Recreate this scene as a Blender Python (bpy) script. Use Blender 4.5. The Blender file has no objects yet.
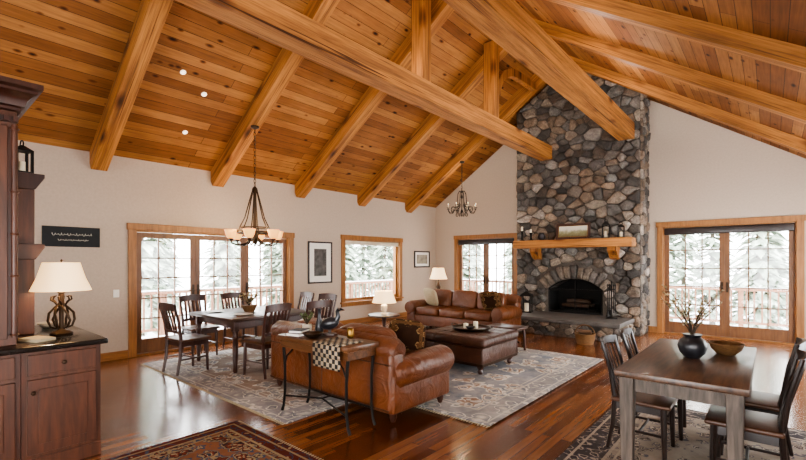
import bpy, bmesh, math, random
from mathutils import Vector, Matrix
random.seed(7)
PI=math.pi; R=math.radians
scene=bpy.context.scene
C=scene.collection
TH=R(40.5); ct,st=math.cos(TH),math.sin(TH)
CF,CH,EYE=430.0,262.0,1.52
XL,YF,XR,YB=-7.74,10.6,1.6,-3.0          # inner faces of the left / far / right wall, rear wall
RX,RZ,PITCH=-3.47,6.04,0.672             # ridge
def roof(x): return RZ-PITCH*abs(x-RX)

# ------------------------------------------------------------------ materials
def hx(s,k=1.0):
    s=s.lstrip('#'); o=[]
    for i in (0,2,4):
        v=int(s[i:i+2],16)/255; v=v/12.92 if v<=.04045 else ((v+.055)/1.055)**2.4
        o.append(min(1,v*k))
    return tuple(o)+(1,)
def newmat(name):
    m=bpy.data.materials.new(name); m.use_nodes=True; nt=m.node_tree
    return m,nt,nt.nodes['Principled BSDF']
def L(nt,a,b): nt.links.new(a,b)
def mth(nt,op,a,b=None,c=None):
    n=nt.nodes.new('ShaderNodeMath'); n.operation=op
    for i,v in enumerate((a,b,c)):
        if v is None: continue
        if isinstance(v,(int,float)): n.inputs[i].default_value=v
        else: L(nt,v,n.inputs[i])
    return n.outputs[0]
def ramp(nt,fac,stops,interp='LINEAR'):
    n=nt.nodes.new('ShaderNodeValToRGB'); n.color_ramp.interpolation=interp
    e=n.color_ramp.elements
    while len(e)<len(stops): e.new(.5)
    for i,(p,c) in enumerate(stops): e[i].position=p; e[i].color=c
    if fac is not None: L(nt,fac,n.inputs[0])
    return n.outputs[0]
def mix(nt,fac,a,b,mode='MIX'):
    n=nt.nodes.new('ShaderNodeMixRGB'); n.blend_type=mode
    for i,v in enumerate((fac,a,b)):
        if isinstance(v,(int,float)): n.inputs[i].default_value=v
        elif isinstance(v,tuple): n.inputs[i].default_value=v
        else: L(nt,v,n.inputs[i])
    return n.outputs[0]
def objvec(nt,scale=(1,1,1)):
    tc=nt.nodes.new('ShaderNodeTexCoord'); mp=nt.nodes.new('ShaderNodeMapping')
    mp.inputs['Scale'].default_value=scale; L(nt,tc.outputs['Object'],mp.inputs['Vector'])
    return mp.outputs[0]
def noise(nt,vec,scale,detail=4,rough=.6,dist=0):
    n=nt.nodes.new('ShaderNodeTexNoise'); n.inputs['Scale'].default_value=scale
    n.inputs['Detail'].default_value=detail; n.inputs['Roughness'].default_value=rough; n.inputs['Distortion'].default_value=dist
    L(nt,vec,n.inputs['Vector']); return n.outputs['Fac']
def bump(nt,b,h,strength,dist=.01):
    n=nt.nodes.new('ShaderNodeBump'); n.inputs['Strength'].default_value=strength
    n.inputs['Distance'].default_value=dist; L(nt,h,n.inputs['Height']); L(nt,n.outputs[0],b.inputs['Normal'])
def mat(name,col,rough=.5,metal=0,var=.2,scale=6,stretch=(1,1,1),bmp=0,emit=0,emitc=None,coat=0,spec=.5,dist=0):
    m,nt,b=newmat(name)
    c=hx(col) if isinstance(col,str) else col
    f=noise(nt,objvec(nt,stretch),scale,5,.6,dist)
    lo=tuple(v*(1-var) for v in c[:3])+(1,); hi=tuple(min(1,v*(1+var)) for v in c[:3])+(1,)
    L(nt,ramp(nt,f,[(.3,lo),(.7,hi)]),b.inputs['Base Color'])
    b.inputs['Roughness'].default_value=rough; b.inputs['Metallic'].default_value=metal
    b.inputs['Coat Weight'].default_value=coat; b.inputs['Specular IOR Level'].default_value=spec
    if bmp: bump(nt,b,f,bmp)
    if emit:
        b.inputs['Emission Color'].default_value=hx(emitc) if emitc else c
        b.inputs['Emission Strength'].default_value=emit
    return m
def wood(name,col,rough=.4,axis=2,var=.4,scale=3.0,coat=0,bmp=.06):
    s=[9,9,9]; s[axis]=.9
    return mat(name,col,rough,0,var,scale,tuple(s),bmp,coat=coat,dist=.4)
def timber(name,col,axis):
    m,nt,b=newmat(name); c=hx(col); k=lambda q: tuple(min(1,x*q) for x in c[:3])+(1,)
    s=[22,22,22]; s[axis]=.5; fine=noise(nt,objvec(nt,tuple(s)),2.0,6,.7,.2)
    s=[5,5,5]; s[axis]=.35; broad=noise(nt,objvec(nt,tuple(s)),1.6,4,.6,.5)
    s=[4,4,4]; s[axis]=1.5
    vo=nt.nodes.new('ShaderNodeTexVoronoi'); vo.inputs['Scale'].default_value=.8; L(nt,objvec(nt,tuple(s)),vo.inputs['Vector'])
    col_=mix(nt,1.0,ramp(nt,fine,[(.3,k(.40)),(.52,k(1.0)),(.72,k(1.3))]),ramp(nt,broad,[(.32,(.48,.43,.39,1)),(.6,(1.04,1.02,1,1))]),'MULTIPLY')
    col_=mix(nt,1.0,col_,ramp(nt,vo.outputs['Distance'],[(.05,(.12,.07,.05,1)),(.14,(.55,.46,.4,1)),(.24,(1,1,1,1))]),'MULTIPLY')
    s=[30,30,30]; s[axis]=.4; chk=noise(nt,objvec(nt,tuple(s)),1.1,3,.5)
    col_=mix(nt,1.0,col_,ramp(nt,chk,[(.34,(.2,.14,.10,1)),(.39,(1,1,1,1))]),'MULTIPLY')
    L(nt,col_,b.inputs['Base Color']); b.inputs['Roughness'].default_value=.65; b.inputs['Specular IOR Level'].default_value=.3; bump(nt,b,fine,.4); return m
def leather(name,col,rough,var=.35):
    m,nt,b=newmat(name); v=objvec(nt); c=hx(col)
    f=noise(nt,v,2.6,5,.6,.6)
    k=lambda q: tuple(min(1,x*q) for x in c[:3])+(1,)
    L(nt,ramp(nt,f,[(.25,k(1-var)),(.5,k(1)),(.75,k(1+var*1.3))]),b.inputs['Base Color'])
    b.inputs['Roughness'].default_value=rough; b.inputs['Specular IOR Level'].default_value=.45
    wr=noise(nt,v,5,4,.55,1.8); gr=noise(nt,v,160,2)
    h=mth(nt,'ADD',wr,mth(nt,'MULTIPLY',gr,.06)); bump(nt,b,h,.55,.035); return m
def planks(name,dark,mid,light,width,row,kx,rough,knots,gap,grain=.35,coat=0,spec=.5):
    m,nt,b=newmat(name)
    tc=nt.nodes.new('ShaderNodeTexCoord'); sp=nt.nodes.new('ShaderNodeSeparateXYZ'); L(nt,tc.outputs['Object'],sp.inputs[0])
    ac=mth(nt,'MULTIPLY',sp.outputs[0],kx)
    cb=nt.nodes.new('ShaderNodeCombineXYZ'); L(nt,sp.outputs[1],cb.inputs[0]); L(nt,ac,cb.inputs[1])
    br=nt.nodes.new('ShaderNodeTexBrick'); L(nt,cb.outputs[0],br.inputs['Vector'])
    br.inputs['Color1'].default_value=(0,0,0,1); br.inputs['Color2'].default_value=(1,1,1,1); br.inputs['Mortar'].default_value=(.5,.5,.5,1)
    br.inputs['Scale'].default_value=1; br.inputs['Mortar Size'].default_value=gap; br.inputs['Brick Width'].default_value=width
    br.inputs['Row Height'].default_value=row; br.offset=.37; br.inputs['Mortar Smooth'].default_value=.1
    col=ramp(nt,br.outputs['Color'],[(0,hx(dark)),(.5,hx(mid)),(1,hx(light))])
    cg=nt.nodes.new('ShaderNodeCombineXYZ'); L(nt,mth(nt,'MULTIPLY',sp.outputs[1],1.2),cg.inputs[0]); L(nt,mth(nt,'MULTIPLY',ac,22),cg.inputs[1])
    g=noise(nt,cg.outputs[0],1.6,6,.65)
    gcol=ramp(nt,g,[(.3,(1-grain,)*3+(1,)),(.7,(1.0,)*3+(1,))])
    col=mix(nt,1.0,col,gcol,'MULTIPLY')
    if knots:
        for sc,kk,th in ((3.0,1.8,.17),(1.7,2.3,.14)):
            ck=nt.nodes.new('ShaderNodeCombineXYZ'); L(nt,sp.outputs[1],ck.inputs[0]); L(nt,mth(nt,'MULTIPLY',ac,kk),ck.inputs[1])
            vo=nt.nodes.new('ShaderNodeTexVoronoi'); vo.inputs['Scale'].default_value=sc; L(nt,ck.outputs[0],vo.inputs['Vector'])
            kf=ramp(nt,vo.outputs['Distance'],[(.045,(.06,.03,.02,1)),(th*.6,(.42,.31,.24,1)),(th,(1,1,1,1))])
            col=mix(nt,1.0,col,kf,'MULTIPLY')
        big=noise(nt,tc.outputs['Object'],1.1,3)
        col=mix(nt,1.0,col,ramp(nt,big,[(.3,(.70,.66,.62,1)),(.7,(1.05,1.03,1,1))]),'MULTIPLY')
    col=mix(nt,br.outputs['Fac'],col,hx(dark,.25))
    L(nt,col,b.inputs['Base Color']); b.inputs['Roughness'].default_value=rough; b.inputs['Coat Weight'].default_value=coat
    b.inputs['Coat Roughness'].default_value=.14; b.inputs['Specular IOR Level'].default_value=spec
    bump(nt,b,mth(nt,'SUBTRACT',1.0,br.outputs['Fac']),.35,.004)
    return m
def rug_mat(name,w,l,pal,border,line,scale,wear=.3,warp=.05,bw=.30,wcol=None,step=.75,shade=(.66,.63,.60,1)):
    m,nt,b=newmat(name)
    tc=nt.nodes.new('ShaderNodeTexCoord'); sp=nt.nodes.new('ShaderNodeSeparateXYZ'); L(nt,tc.outputs['Object'],sp.inputs[0])
    ax=mth(nt,'ABSOLUTE',sp.outputs[0]); ay=mth(nt,'ABSOLUTE',sp.outputs[1])
    e=mth(nt,'MINIMUM',mth(nt,'SUBTRACT',w/2,ax),mth(nt,'SUBTRACT',l/2,ay))
    cb0=nt.nodes.new('ShaderNodeCombineXYZ'); L(nt,ax,cb0.inputs[0]); L(nt,ay,cb0.inputs[1])
    wx=mth(nt,'MULTIPLY',mth(nt,'SUBTRACT',noise(nt,cb0.outputs[0],scale*1.6,2),.5),warp*2)
    cb=nt.nodes.new('ShaderNodeCombineXYZ'); L(nt,mth(nt,'ADD',ax,wx),cb.inputs[0]); L(nt,mth(nt,'SUBTRACT',ay,wx),cb.inputs[1])
    def vor(s,feat='F1'):
        v=nt.nodes.new('ShaderNodeTexVoronoi'); v.feature=feat; v.inputs['Scale'].default_value=s; L(nt,cb.outputs[0],v.inputs['Vector']); return v.outputs['Distance']
    q=mth(nt,'SQRT',mth(nt,'ADD',mth(nt,'POWER',mth(nt,'DIVIDE',ax,w),2),mth(nt,'POWER',mth(nt,'DIVIDE',ay,l),2)))
    med=mth(nt,'MULTIPLY',mth(nt,'LESS_THAN',q,.24),.25)
    fv=mth(nt,'ADD',mth(nt,'ADD',vor(scale),mth(nt,'MULTIPLY',vor(scale*2.7),.45)),med)
    n=len(pal); fcol=ramp(nt,fv,[(.12+step*i/n,hx(pal[i])) for i in range(n)],'CONSTANT')
    bcol=ramp(nt,vor(scale*1.5),[(0,hx(pal[2])),(.16,hx(pal[0])),(.28,hx(border)),(.42,hx(pal[1])),(.5,hx(pal[-2])),(.56,hx(border))],'CONSTANT')
    col=mix(nt,mth(nt,'LESS_THAN',e,bw),fcol,bcol)
    ln=mth(nt,'MAXIMUM',mth(nt,'MAXIMUM',mth(nt,'COMPARE',e,bw,.012),mth(nt,'COMPARE',e,.06,.010)),mth(nt,'COMPARE',e,bw+.06,.008))
    col=mix(nt,ln,col,hx(line))
    ng=ramp(nt,noise(nt,tc.outputs['Object'],2.6,8,.75,.5),[(.35,(0,0,0,1)),(.65,(1,1,1,1))])
    col=mix(nt,mth(nt,'MULTIPLY',ng,wear),col,hx(wcol or line))
    n2=noise(nt,tc.outputs['Object'],1.6,7,.75,.8)
    col=mix(nt,1.0,col,ramp(nt,n2,[(.32,shade),(.6,(1.06,1.04,1.0,1))]),'MULTIPLY')
    L(nt,col,b.inputs['Base Color']); b.inputs['Roughness'].default_value=.95; b.inputs['Specular IOR Level'].default_value=.1
    bump(nt,b,noise(nt,tc.outputs['Object'],220,2),.4,.004)
    return m
M={}
M['pine']=planks('knotty_pine_boards','#84522A','#9C6839','#B47F4B',5.2,.15,1.2,.7,True,.004,.42,0,.25)
M['floor']=planks('hardwood_floor_boards','#54290F','#764221','#965F36',1.4,.085,1.0,.22,False,.0028,.45,.4)
M['beam_x']=timber('timber_beam_x','#AA743E',0); M['beam_y']=timber('timber_beam_y','#AA743E',1); M['beam_z']=timber('timber_beam_z','#A26C38',2)
M['trim']=wood('honey_trim','#906030',.45,2,.3); M['trim_y']=wood('honey_baseboard','#906030',.45,1,.3)
M['doorwood']=wood('brown_door_wood','#6E4828',.45,2,.3)
M['wall']=mat('taupe_beige_plaster','#B6A594',.85,0,.05,30,bmp=.02)
M['cherry']=wood('dark_cherry_wood','#4A2817',.45,2,.45,coat=.05); M['cherry_dark']=wood('darker_cherry_wood','#34180D',.45,2,.35,coat=.05)
M['counter']=mat('black_granite','#1E1A18',.15,0,.6,60)
M['walnut']=wood('walnut_table_wood','#3A2317',.36,1,.35,coat=.1); M['walnut_z']=wood('walnut_chair_wood','#3C2016',.38,2,.35,coat=.1)
M['dark_top']=wood('worn_brown_top','#4A3323',.36,1,.75,coat=.08); M['grey_wood_z']=wood('weathered_grey_brown_leg_wood','#50453C',.6,2,.7)
M['black_wood']=wood('dark_espresso_wood','#221510',.38,2,.35,coat=.1); M['brown_seat']=wood('chestnut_seat_wood','#4A2E1C',.38,1,.3)
M['console_wood']=wood('console_brown_wood','#5A3920',.36,0,.5,coat=.1)
M['leather']=leather('caramel_leather','#60341A',.36,.36); M['leather_far']=leather('tan_caramel_leather','#60361B',.38,.34)
M['leather_dark']=leather('dark_brown_leather','#3C1F0F',.42,.35)
M['iron']=mat('black_iron','#1A1715',.5,.6,.2); M['iron_light']=mat('brushed_brown_iron','#2E2822',.5,.5,.2); M['bronze']=mat('dark_bronze','#3A2A1C',.42,.7,.3); M['brass']=mat('aged_brass','#8A6A34',.35,.9,.15)
M['mortar']=mat('grey_mortar','#544D46',.95,0,.3,25,bmp=.2); M['slab']=mat('hearth_slate','#57524E',.55,0,.3,7,bmp=.1)
M['black']=mat('soot_black','#0C0B0A',.8,0,.3); M['snow']=mat('snow','#F0F2F5',.8,0,.03,2)
M['cream']=mat('cream_shade_fabric','#F0DCBA',.8,0,.05,20,emit=1.6,emitc='#FFCC88')
M['glow']=mat('amber_alabaster_glass','#D8A866',.4,0,.18,9,emit=1.5,emitc='#FFAE5C')
M['bulb']=mat('lit_bulb','#FFF2DC',.4,0,.02,6,emit=4,emitc='#FFE2B0')
M['can']=mat('lit_recessed_lamp','#FFF5E6',.4,0,.02,6,emit=2.2,emitc='#FFEACC')
M['white']=mat('white_plastic','#E8E4DC',.5,0,.03); M['matw']=mat('white_mat_board','#E6E2DA',.8,0,.03)
M['chalk']=mat('dark_sign_board','#15181B',.7,0,.3,8); M['chalkmark']=mat('pale_chalk_mark','#B9B4A8',.9,0,.1)
M['art1']=mat('dark_print','#4B4A48',.7,0,.75,7); M['art3']=mat('sepia_print','#8C8474',.7,0,.5,6)
def land_mat():
    m,nt,b=newmat('painted_landscape_print'); tc=nt.nodes.new('ShaderNodeTexCoord'); sp=nt.nodes.new('ShaderNodeSeparateXYZ'); L(nt,tc.outputs['Object'],sp.inputs[0])
    f=noise(nt,tc.outputs['Object'],9,5,.65); z=mth(nt,'ADD',mth(nt,'MULTIPLY',sp.outputs[2],2.2),mth(nt,'MULTIPLY',mth(nt,'SUBTRACT',f,.5),.5))
    L(nt,ramp(nt,z,[(.1,hx('#5A4E34')),(.28,hx('#6E6A48')),(.4,hx('#8E8A72')),(.48,hx('#B8B2A2')),(.7,hx('#C6BEAE'))]),b.inputs['Base Color']); b.inputs['Roughness'].default_value=.7; return m
M['art2']=land_mat()
M['leaf']=mat('muted_green_leaf','#4E5A32',.6,0,.4,12); M['twig']=mat('brown_twig','#3B2A1C',.8,0,.3); M['blossom']=mat('dry_blossom','#8E7B58',.8,0,.3); M['petal']=mat('muted_dry_petal','#9A8C6C',.8,0,.25)
M['pot']=mat('charcoal_glazed_pot','#222226',.3,0,.3); M['wicker']=mat('wicker','#6A4A28',.8,0,.4,40,(1,1,4),.4)
M['ceramic']=mat('cream_ceramic','#CFC3AE',.35,0,.1); M['candle']=mat('ivory_wax','#E8DCC0',.5,0,.05)
M['kilim']=rug_mat('woven_pillow_pattern',.44,.44,['#1C120C','#5A3A26','#8A7250','#2A1A12'],'#2E1A10','#5A4028',15,.2,.02,.02)
M['bark']=mat('pine_trunk','#7A6E62',.9,0,.3)
def needle_mat():
    m,nt,b=newmat('frosted_grey_green_pine_needles'); f=noise(nt,objvec(nt),2.2,5,.7)
    L(nt,ramp(nt,f,[(.38,hx('#6A7866')),(.52,hx('#A0AC9A')),(.66,hx('#E2E6DE'))]),b.inputs['Base Color']); b.inputs['Roughness'].default_value=.95; return m
M['needle']=needle_mat()
M['rail']=wood('weathered_cedar_rail','#8C6650',.7,2,.25); M['log']=wood('charred_split_log','#3E2C20',.9,0,.5); M['log2']=wood('split_log','#5E4430',.9,0,.4); M['ash']=mat('grey_ash','#2E2B29',.95,0,.4,20)
M['fabric']=mat('oatmeal_fabric','#A4957A',.9,0,.15,30); M['book_red']=mat('oxblood_book_cloth','#5A2A22',.7,0,.15,20); M['book_blue']=mat('slate_book_cloth','#3E4650',.7,0,.15,20)
def check_mat():
    m,nt,b=newmat('black_cream_check_throw'); v=objvec(nt,(1,1,1))
    ch=nt.nodes.new('ShaderNodeTexChecker'); ch.inputs['Scale'].default_value=26; L(nt,v,ch.inputs['Vector'])
    ch.inputs['Color1'].default_value=hx('#1E1A18'); ch.inputs['Color2'].default_value=hx('#9A8870'); L(nt,ch.outputs[0],b.inputs['Base Color']); b.inputs['Roughness'].default_value=.95
    return m
M['check']=check_mat()
def glass_mat():
    m=bpy.data.materials.new('window_glass'); m.use_nodes=True; nt=m.node_tree; nt.nodes.remove(nt.nodes['Principled BSDF'])
    t=nt.nodes.new('ShaderNodeBsdfTransparent'); g=nt.nodes.new('ShaderNodeBsdfGlossy'); g.inputs['Roughness'].default_value=.02
    mx=nt.nodes.new('ShaderNodeMixShader'); mx.inputs[0].default_value=.04
    L(nt,t.outputs[0],mx.inputs[1]); L(nt,g.outputs[0],mx.inputs[2]); L(nt,mx.outputs[0],nt.nodes['Material Output'].inputs[0]); return m
M['glass']=glass_mat()
def stone_mat():
    m,nt,b=newmat('river_rock'); a=nt.nodes.new('ShaderNodeAttribute'); a.attribute_name='Col'
    v=objvec(nt); n1=noise(nt,v,8,8,.78,.5); n2=noise(nt,v,40,5,.78)
    col=mix(nt,1.0,a.outputs['Color'],ramp(nt,n1,[(.30,(.42,.40,.38,1)),(.5,(1,.98,.96,1)),(.70,(1.6,1.55,1.5,1))]),'MULTIPLY')
    col=mix(nt,1.0,col,ramp(nt,n2,[(.3,(.68,.67,.66,1)),(.7,(1.26,1.25,1.24,1))]),'MULTIPLY')
    L(nt,col,b.inputs['Base Color']); b.inputs['Roughness'].default_value=.75
    bump(nt,b,mth(nt,'ADD',n1,mth(nt,'MULTIPLY',n2,.5)),1.0,.05); return m
M['stone']=stone_mat()

# ------------------------------------------------------------------ mesh helper
class MB:
    def __init__(s): s.bm=bmesh.new()
    def _tx(s,vs,m):
        if m is not None: bmesh.ops.transform(s.bm,matrix=m,verts=vs)
    def box(s,x0,x1,y0,y1,z0,z1,m=None):
        r=bmesh.ops.create_cube(s.bm,size=1)['verts']
        for v in r: v.co=Vector(((x0+x1)/2+v.co.x*(x1-x0),(y0+y1)/2+v.co.y*(y1-y0),(z0+z1)/2+v.co.z*(z1-z0)))
        s._tx(r,m); return s
    def soft(s,x0,x1,y0,y1,z0,z1,r=.04,seg=4,m=None):
        t=bmesh.new(); q=bmesh.ops.create_cube(t,size=1)['verts']
        for v in q: v.co=Vector(((x0+x1)/2+v.co.x*(x1-x0),(y0+y1)/2+v.co.y*(y1-y0),(z0+z1)/2+v.co.z*(z1-z0)))
        bmesh.ops.bevel(t,geom=t.edges[:],offset=min(r,.49*min(x1-x0,y1-y0,z1-z0)),segments=seg,profile=.5,affect='EDGES')
        if m is not None: bmesh.ops.transform(t,matrix=m,verts=t.verts[:])
        s.join(t); return s
    def join(s,t):
        mp={}
        for v in t.verts: mp[v]=s.bm.verts.new(v.co)
        for f in t.faces:
            try: s.bm.faces.new([mp[v] for v in f.verts])
            except ValueError: pass
        t.free()
    def rings(s,rs,closed=True,cap0=True,cap1=True):
        vs=[[s.bm.verts.new(p) for p in r] for r in rs]
        for a,b in zip(vs,vs[1:]):
            n=len(a)
            for i in range(n): s.bm.faces.new((a[i],a[(i+1)%n],b[(i+1)%n],b[i]))
        if cap0: s.bm.faces.new(vs[0][::-1])
        if cap1: s.bm.faces.new(vs[-1])
        return s
    def tube(s,pts,r,n=8,cap=True):
        pts=[Vector(p) for p in pts]; rr=r if isinstance(r,(list,tuple)) else [r]*len(pts)
        out=[]; prev=None
        for i,p in enumerate(pts):
            t=(pts[min(i+1,len(pts)-1)]-pts[max(i-1,0)]).normalized()
            if prev is None:
                u=t.cross(Vector((0,0,1)) if abs(t.z)<.9 else Vector((1,0,0))).normalized()
            else: u=(prev-t*prev.dot(t)).normalized()
            w=t.cross(u); prev=u
            out.append([p+(u*math.cos(2*PI*k/n)+w*math.sin(2*PI*k/n))*rr[i] for k in range(n)])
        return s.rings(out,cap0=cap,cap1=cap)
    def cyl(s,p0,p1,r0,r1=None,n=14): return s.tube([p0,p1],[r0,r0 if r1 is None else r1],n)
    def lathe(s,prof,c=(0,0,0),n=24,caps=(True,True)):
        return s.rings([[Vector((c[0]+r*math.cos(2*PI*k/n),c[1]+r*math.sin(2*PI*k/n),c[2]+z)) for k in range(n)] for r,z in prof],cap0=caps[0],cap1=caps[1])
    def torus(s,c,R_,r,n=28,k=8,m=None,sx=1,sy=1):
        vs=[]
        for i in range(n):
            a=2*PI*i/n
            vs.append([s.bm.verts.new(Vector((sx*(R_+r*math.cos(2*PI*j/k))*math.cos(a),sy*(R_+r*math.cos(2*PI*j/k))*math.sin(a),r*math.sin(2*PI*j/k)))) for j in range(k)])
        for i in range(n):
            for j in range(k): s.bm.faces.new((vs[i][j],vs[(i+1)%n][j],vs[(i+1)%n][(j+1)%k],vs[i][(j+1)%k]))
        al=[v for q in vs for v in q]
        if m is not None: s._tx(al,m)
        for v in al: v.co+=Vector(c)
        return s
    def ell(s,c,a,e1=1,e2=1,m=None,nu=28,nv=14):
        def pw(x,e): return math.copysign(abs(x)**e,x)
        rs=[]
        for j in range(1,nv):
            v=-PI/2+PI*j/nv
            rs.append([Vector((a[0]*pw(math.cos(v),e1)*pw(math.cos(2*PI*i/nu),e2),a[1]*pw(math.cos(v),e1)*pw(math.sin(2*PI*i/nu),e2),a[2]*pw(math.sin(v),e1))) for i in range(nu)])
        M4=Matrix.Translation(Vector(c))@(m if m is not None else Matrix.Identity(4))
        top=s.bm.verts.new(M4@Vector((0,0,a[2]))); bot=s.bm.verts.new(M4@Vector((0,0,-a[2])))
        vs=[[s.bm.verts.new(M4@p) for p in r] for r in rs]
        for q,w in zip(vs,vs[1:]):
            for i in range(nu): s.bm.faces.new((q[i],q[(i+1)%nu],w[(i+1)%nu],w[i]))
        for i in range(nu):
            s.bm.faces.new((bot,vs[0][(i+1)%nu],vs[0][i])); s.bm.faces.new((top,vs[-1][i],vs[-1][(i+1)%nu]))
        return s
    def prism(s,poly,axis,a0,a1):
        def p3(u,v,w):
            return Vector((w,u,v)) if axis==0 else (Vector((u,w,v)) if axis==1 else Vector((u,v,w)))
        return s.rings([[p3(u,v,a0) for u,v in poly],[p3(u,v,a1) for u,v in poly]])
    def face(s,pts): s.bm.faces.new([s.bm.verts.new(p) for p in pts]); return s
    def build(s,name,m,parent=None,bevel=0,smooth=38,loc=None,rotz=None):
        bmesh.ops.recalc_face_normals(s.bm,faces=s.bm.faces[:])
        me=bpy.data.meshes.new(name); s.bm.to_mesh(me); s.bm.free(); me.materials.append(m)
        for p in me.polygons: p.use_smooth=True
        me.set_sharp_from_angle(angle=R(smooth))
        o=bpy.data.objects.new(name,me); C.objects.link(o)
        if parent: o.parent=parent
        if loc is not None: o.location=loc
        if rotz is not None: o.rotation_euler[2]=rotz
        if bevel:
            b=o.modifiers.new('Bevel','BEVEL'); b.width=bevel; b.segments=2; b.limit_method='ANGLE'; b.angle_limit=R(50); b.harden_normals=True
        return o
def tag(o,label,cat,group=None):
    o['label']=label; o['category']=cat
    if group: o['group']=group
    return o
def thing(name,label,cat,loc=(0,0,0),rotz=0,group=None):
    o=bpy.data.objects.new(name,None); C.objects.link(o); o.empty_display_size=.1
    o.location=loc; o.rotation_euler=(0,0,rotz); return tag(o,label,cat,group)
def struct(o): o['kind']='structure'; return o
def dup(root,loc,rotz,label=None,scale=None):
    r=root.copy(); C.objects.link(r); r.location=loc; r.rotation_euler=(0,0,rotz)
    if label: r['label']=label
    if scale: r.scale=scale
    for ch in list(root.children):
        c=ch.copy(); C.objects.link(c); c.parent=r
        for g in list(ch.children):
            d=g.copy(); C.objects.link(d); d.parent=c
    return r
def rot(ax,a): return Matrix.Rotation(a,4,ax)
def trans(*p): return Matrix.Translation(Vector(p))

# ------------------------------------------------------------------ room shell
struct(MB().box(XL-.2,XR+.2,YB-.2,YF+.2,-.1,0).build('floor',M['floor']))
mb=MB(); poly=[(-8.3,roof(-8.3)),(RX,RZ),(2.1,roof(2.1)),(2.1,roof(2.1)+.22),(RX,RZ+.22),(-8.3,roof(-8.3)+.22)]
mb.prism(poly,1,YB-.3,YF+.3); struct(mb.build('ceiling',M['pine']))
def wall_grid(mb,axis,fix0,fix1,a0,a1,z0,z1,ops):
    As=sorted({a0,a1,*[o[0] for o in ops],*[o[1] for o in ops]}); Zs=sorted({z0,z1,*[o[2] for o in ops],*[o[3] for o in ops]})
    for p,q in zip(As,As[1:]):
        for u,v in zip(Zs,Zs[1:]):
            ca,cz=(p+q)/2,(u+v)/2
            if any(o[0]<ca<o[1] and o[2]<cz<o[3] for o in ops): continue
            if axis==0: mb.box(fix0,fix1,p,q,u,v)
            else: mb.box(p,q,fix0,fix1,u,v)
D1=(2.35,5.45,2.14); W1=(6.8,9.0,.45,2.17); D2=(-7.05,-5.05,2.29); D3=(-1.85,.47,2.37); TW=.11
mb=MB(); wall_grid(mb,0,XL-.2,XL,YB,YF+.2,0,3.17,[(D1[0]+TW,D1[1]-TW,0,D1[2]-TW),(W1[0]+TW,W1[1]-TW,W1[2]+TW,W1[3]-TW)])
struct(mb.build('wall_left',M['wall']))
def gable(y0,y1,ops,name):
    mb=MB(); wall_grid(mb,1,y0,y1,XL,XR,0,2.45,ops)
    mb.prism([(XL,2.45),(XR,2.45),(XR,roof(XR)),(RX,RZ),(XL,roof(XL))],1,y0,y1); struct(mb.build(name,M['wall']))
gable(YF,YF+.2,[(D2[0]+TW,D2[1]-TW,0,D2[2]-TW),(D3[0]+TW,D3[1]-TW,0,D3[2]-TW)],'wall_far')
gable(YB-.2,YB,[(-6.2,-4.5,.4,2.1),(-2.8,.6,.3,2.2)],'wall_rear')  # unseen rear wall; its openings are added and sized for daylight fill
mb=MB(); wall_grid(mb,0,XR,XR+.2,YB,YF+.2,0,roof(XR),[(-1.8,.8,.5,2.2),(5.6,9.4,.4,2.3)])  # openings added out of view so the sky brightens the room
struct(mb.build('wall_right',M['wall']))
for a,b in ((YB,D1[0]),(D1[1],YF)): struct(MB().box(XL,XL+.018,a,b,0,.13).build('baseboard_left',M['trim_y'],bevel=.004))
for a,b in ((XL+.02,D2[0]),(D2[1],-4.76),(-2.02,D3[0]),(D3[1],XR)): struct(MB().box(a,b,YF-.018,YF,0,.13).build('baseboard_far',M['trim'],bevel=.004))

def french_door(name,loc,rotz,w,h,npan,shade=False):
    mb=MB(); t=TW
    mb.box(0,t,-.035,.0,0,h).box(w-t,w,-.035,.0,0,h).box(-.02,w+.02,-.04,0,h-t,h)
    mb.box(t-.0,t+.02,0,.2,0,h-t).box(w-t-.02,w-t,0,.2,0,h-t).box(t,w-t,0,.2,h-t-.02,h-t).box(t,w-t,0,.2,0,.03)
    root=struct(mb.build(name,M['trim'],loc=loc,rotz=rotz,bevel=.006))
    pw=(w-2*t-.04)/npan
    for i in range(npan):
        x0=t+.02+i*pw; x1=x0+pw; top=h-t-.03; s=.085; yb=.05
        f=MB().box(x0,x0+s,yb,yb+.05,.035,top).box(x1-s,x1,yb,yb+.05,.035,top).box(x0+s,x1-s,yb,yb+.05,top-s,top).box(x0+s,x1-s,yb,yb+.05,.035,.26)
        pan=f.build('door_panel',M['doorwood'],root,bevel=.004)
        gx0,gx1,gz0,gz1=x0+s,x1-s,.26,top-s
        MB().box(gx0,gx1,yb+.022,yb+.028,gz0,gz1).build('glass_pane',M['glass'],pan)
        g=MB()
        for k in range(1,3): xx=gx0+(gx1-gx0)*k/3; g.box(xx-.010,xx+.010,yb+.008,yb+.042,gz0,gz1)
        for k in range(1,5): zz=gz0+(gz1-gz0)*k/5; g.box(gx0,gx1,yb+.009,yb+.041,zz-.010,zz+.010)
        g.build('muntin_grid',M['doorwood'],pan)
        hx_=x0+s/2 if i else x1-s/2
        MB().box(hx_-.02,hx_+.02,yb-.008,yb,.92,1.12).cyl((hx_,yb-.005,1.02),(hx_,yb-.05,1.02),.009).cyl((hx_,yb-.05,1.02),(hx_+(.1 if i else -.1),yb-.05,1.02),.009).build('handle',M['bronze'],pan)
    if shade: MB().soft(t+.02,w-t-.02,-.02,.045,h-t-.17,h-t-.025,.02).build('roller_shade',M['black_wood'],root)
    return root
french_door('door_1',(XL,D1[0],0),PI/2,D1[1]-D1[0],D1[2],3)
french_door('door_2',(D2[0],YF,0),0,D2[1]-D2[0],D2[2],2,True)
french_door('door_3',(D3[0],YF,0),0,D3[1]-D3[0],D3[2],2,True)
w=W1[1]-W1[0]; z0,z1=W1[2],W1[3]; t=TW
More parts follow.
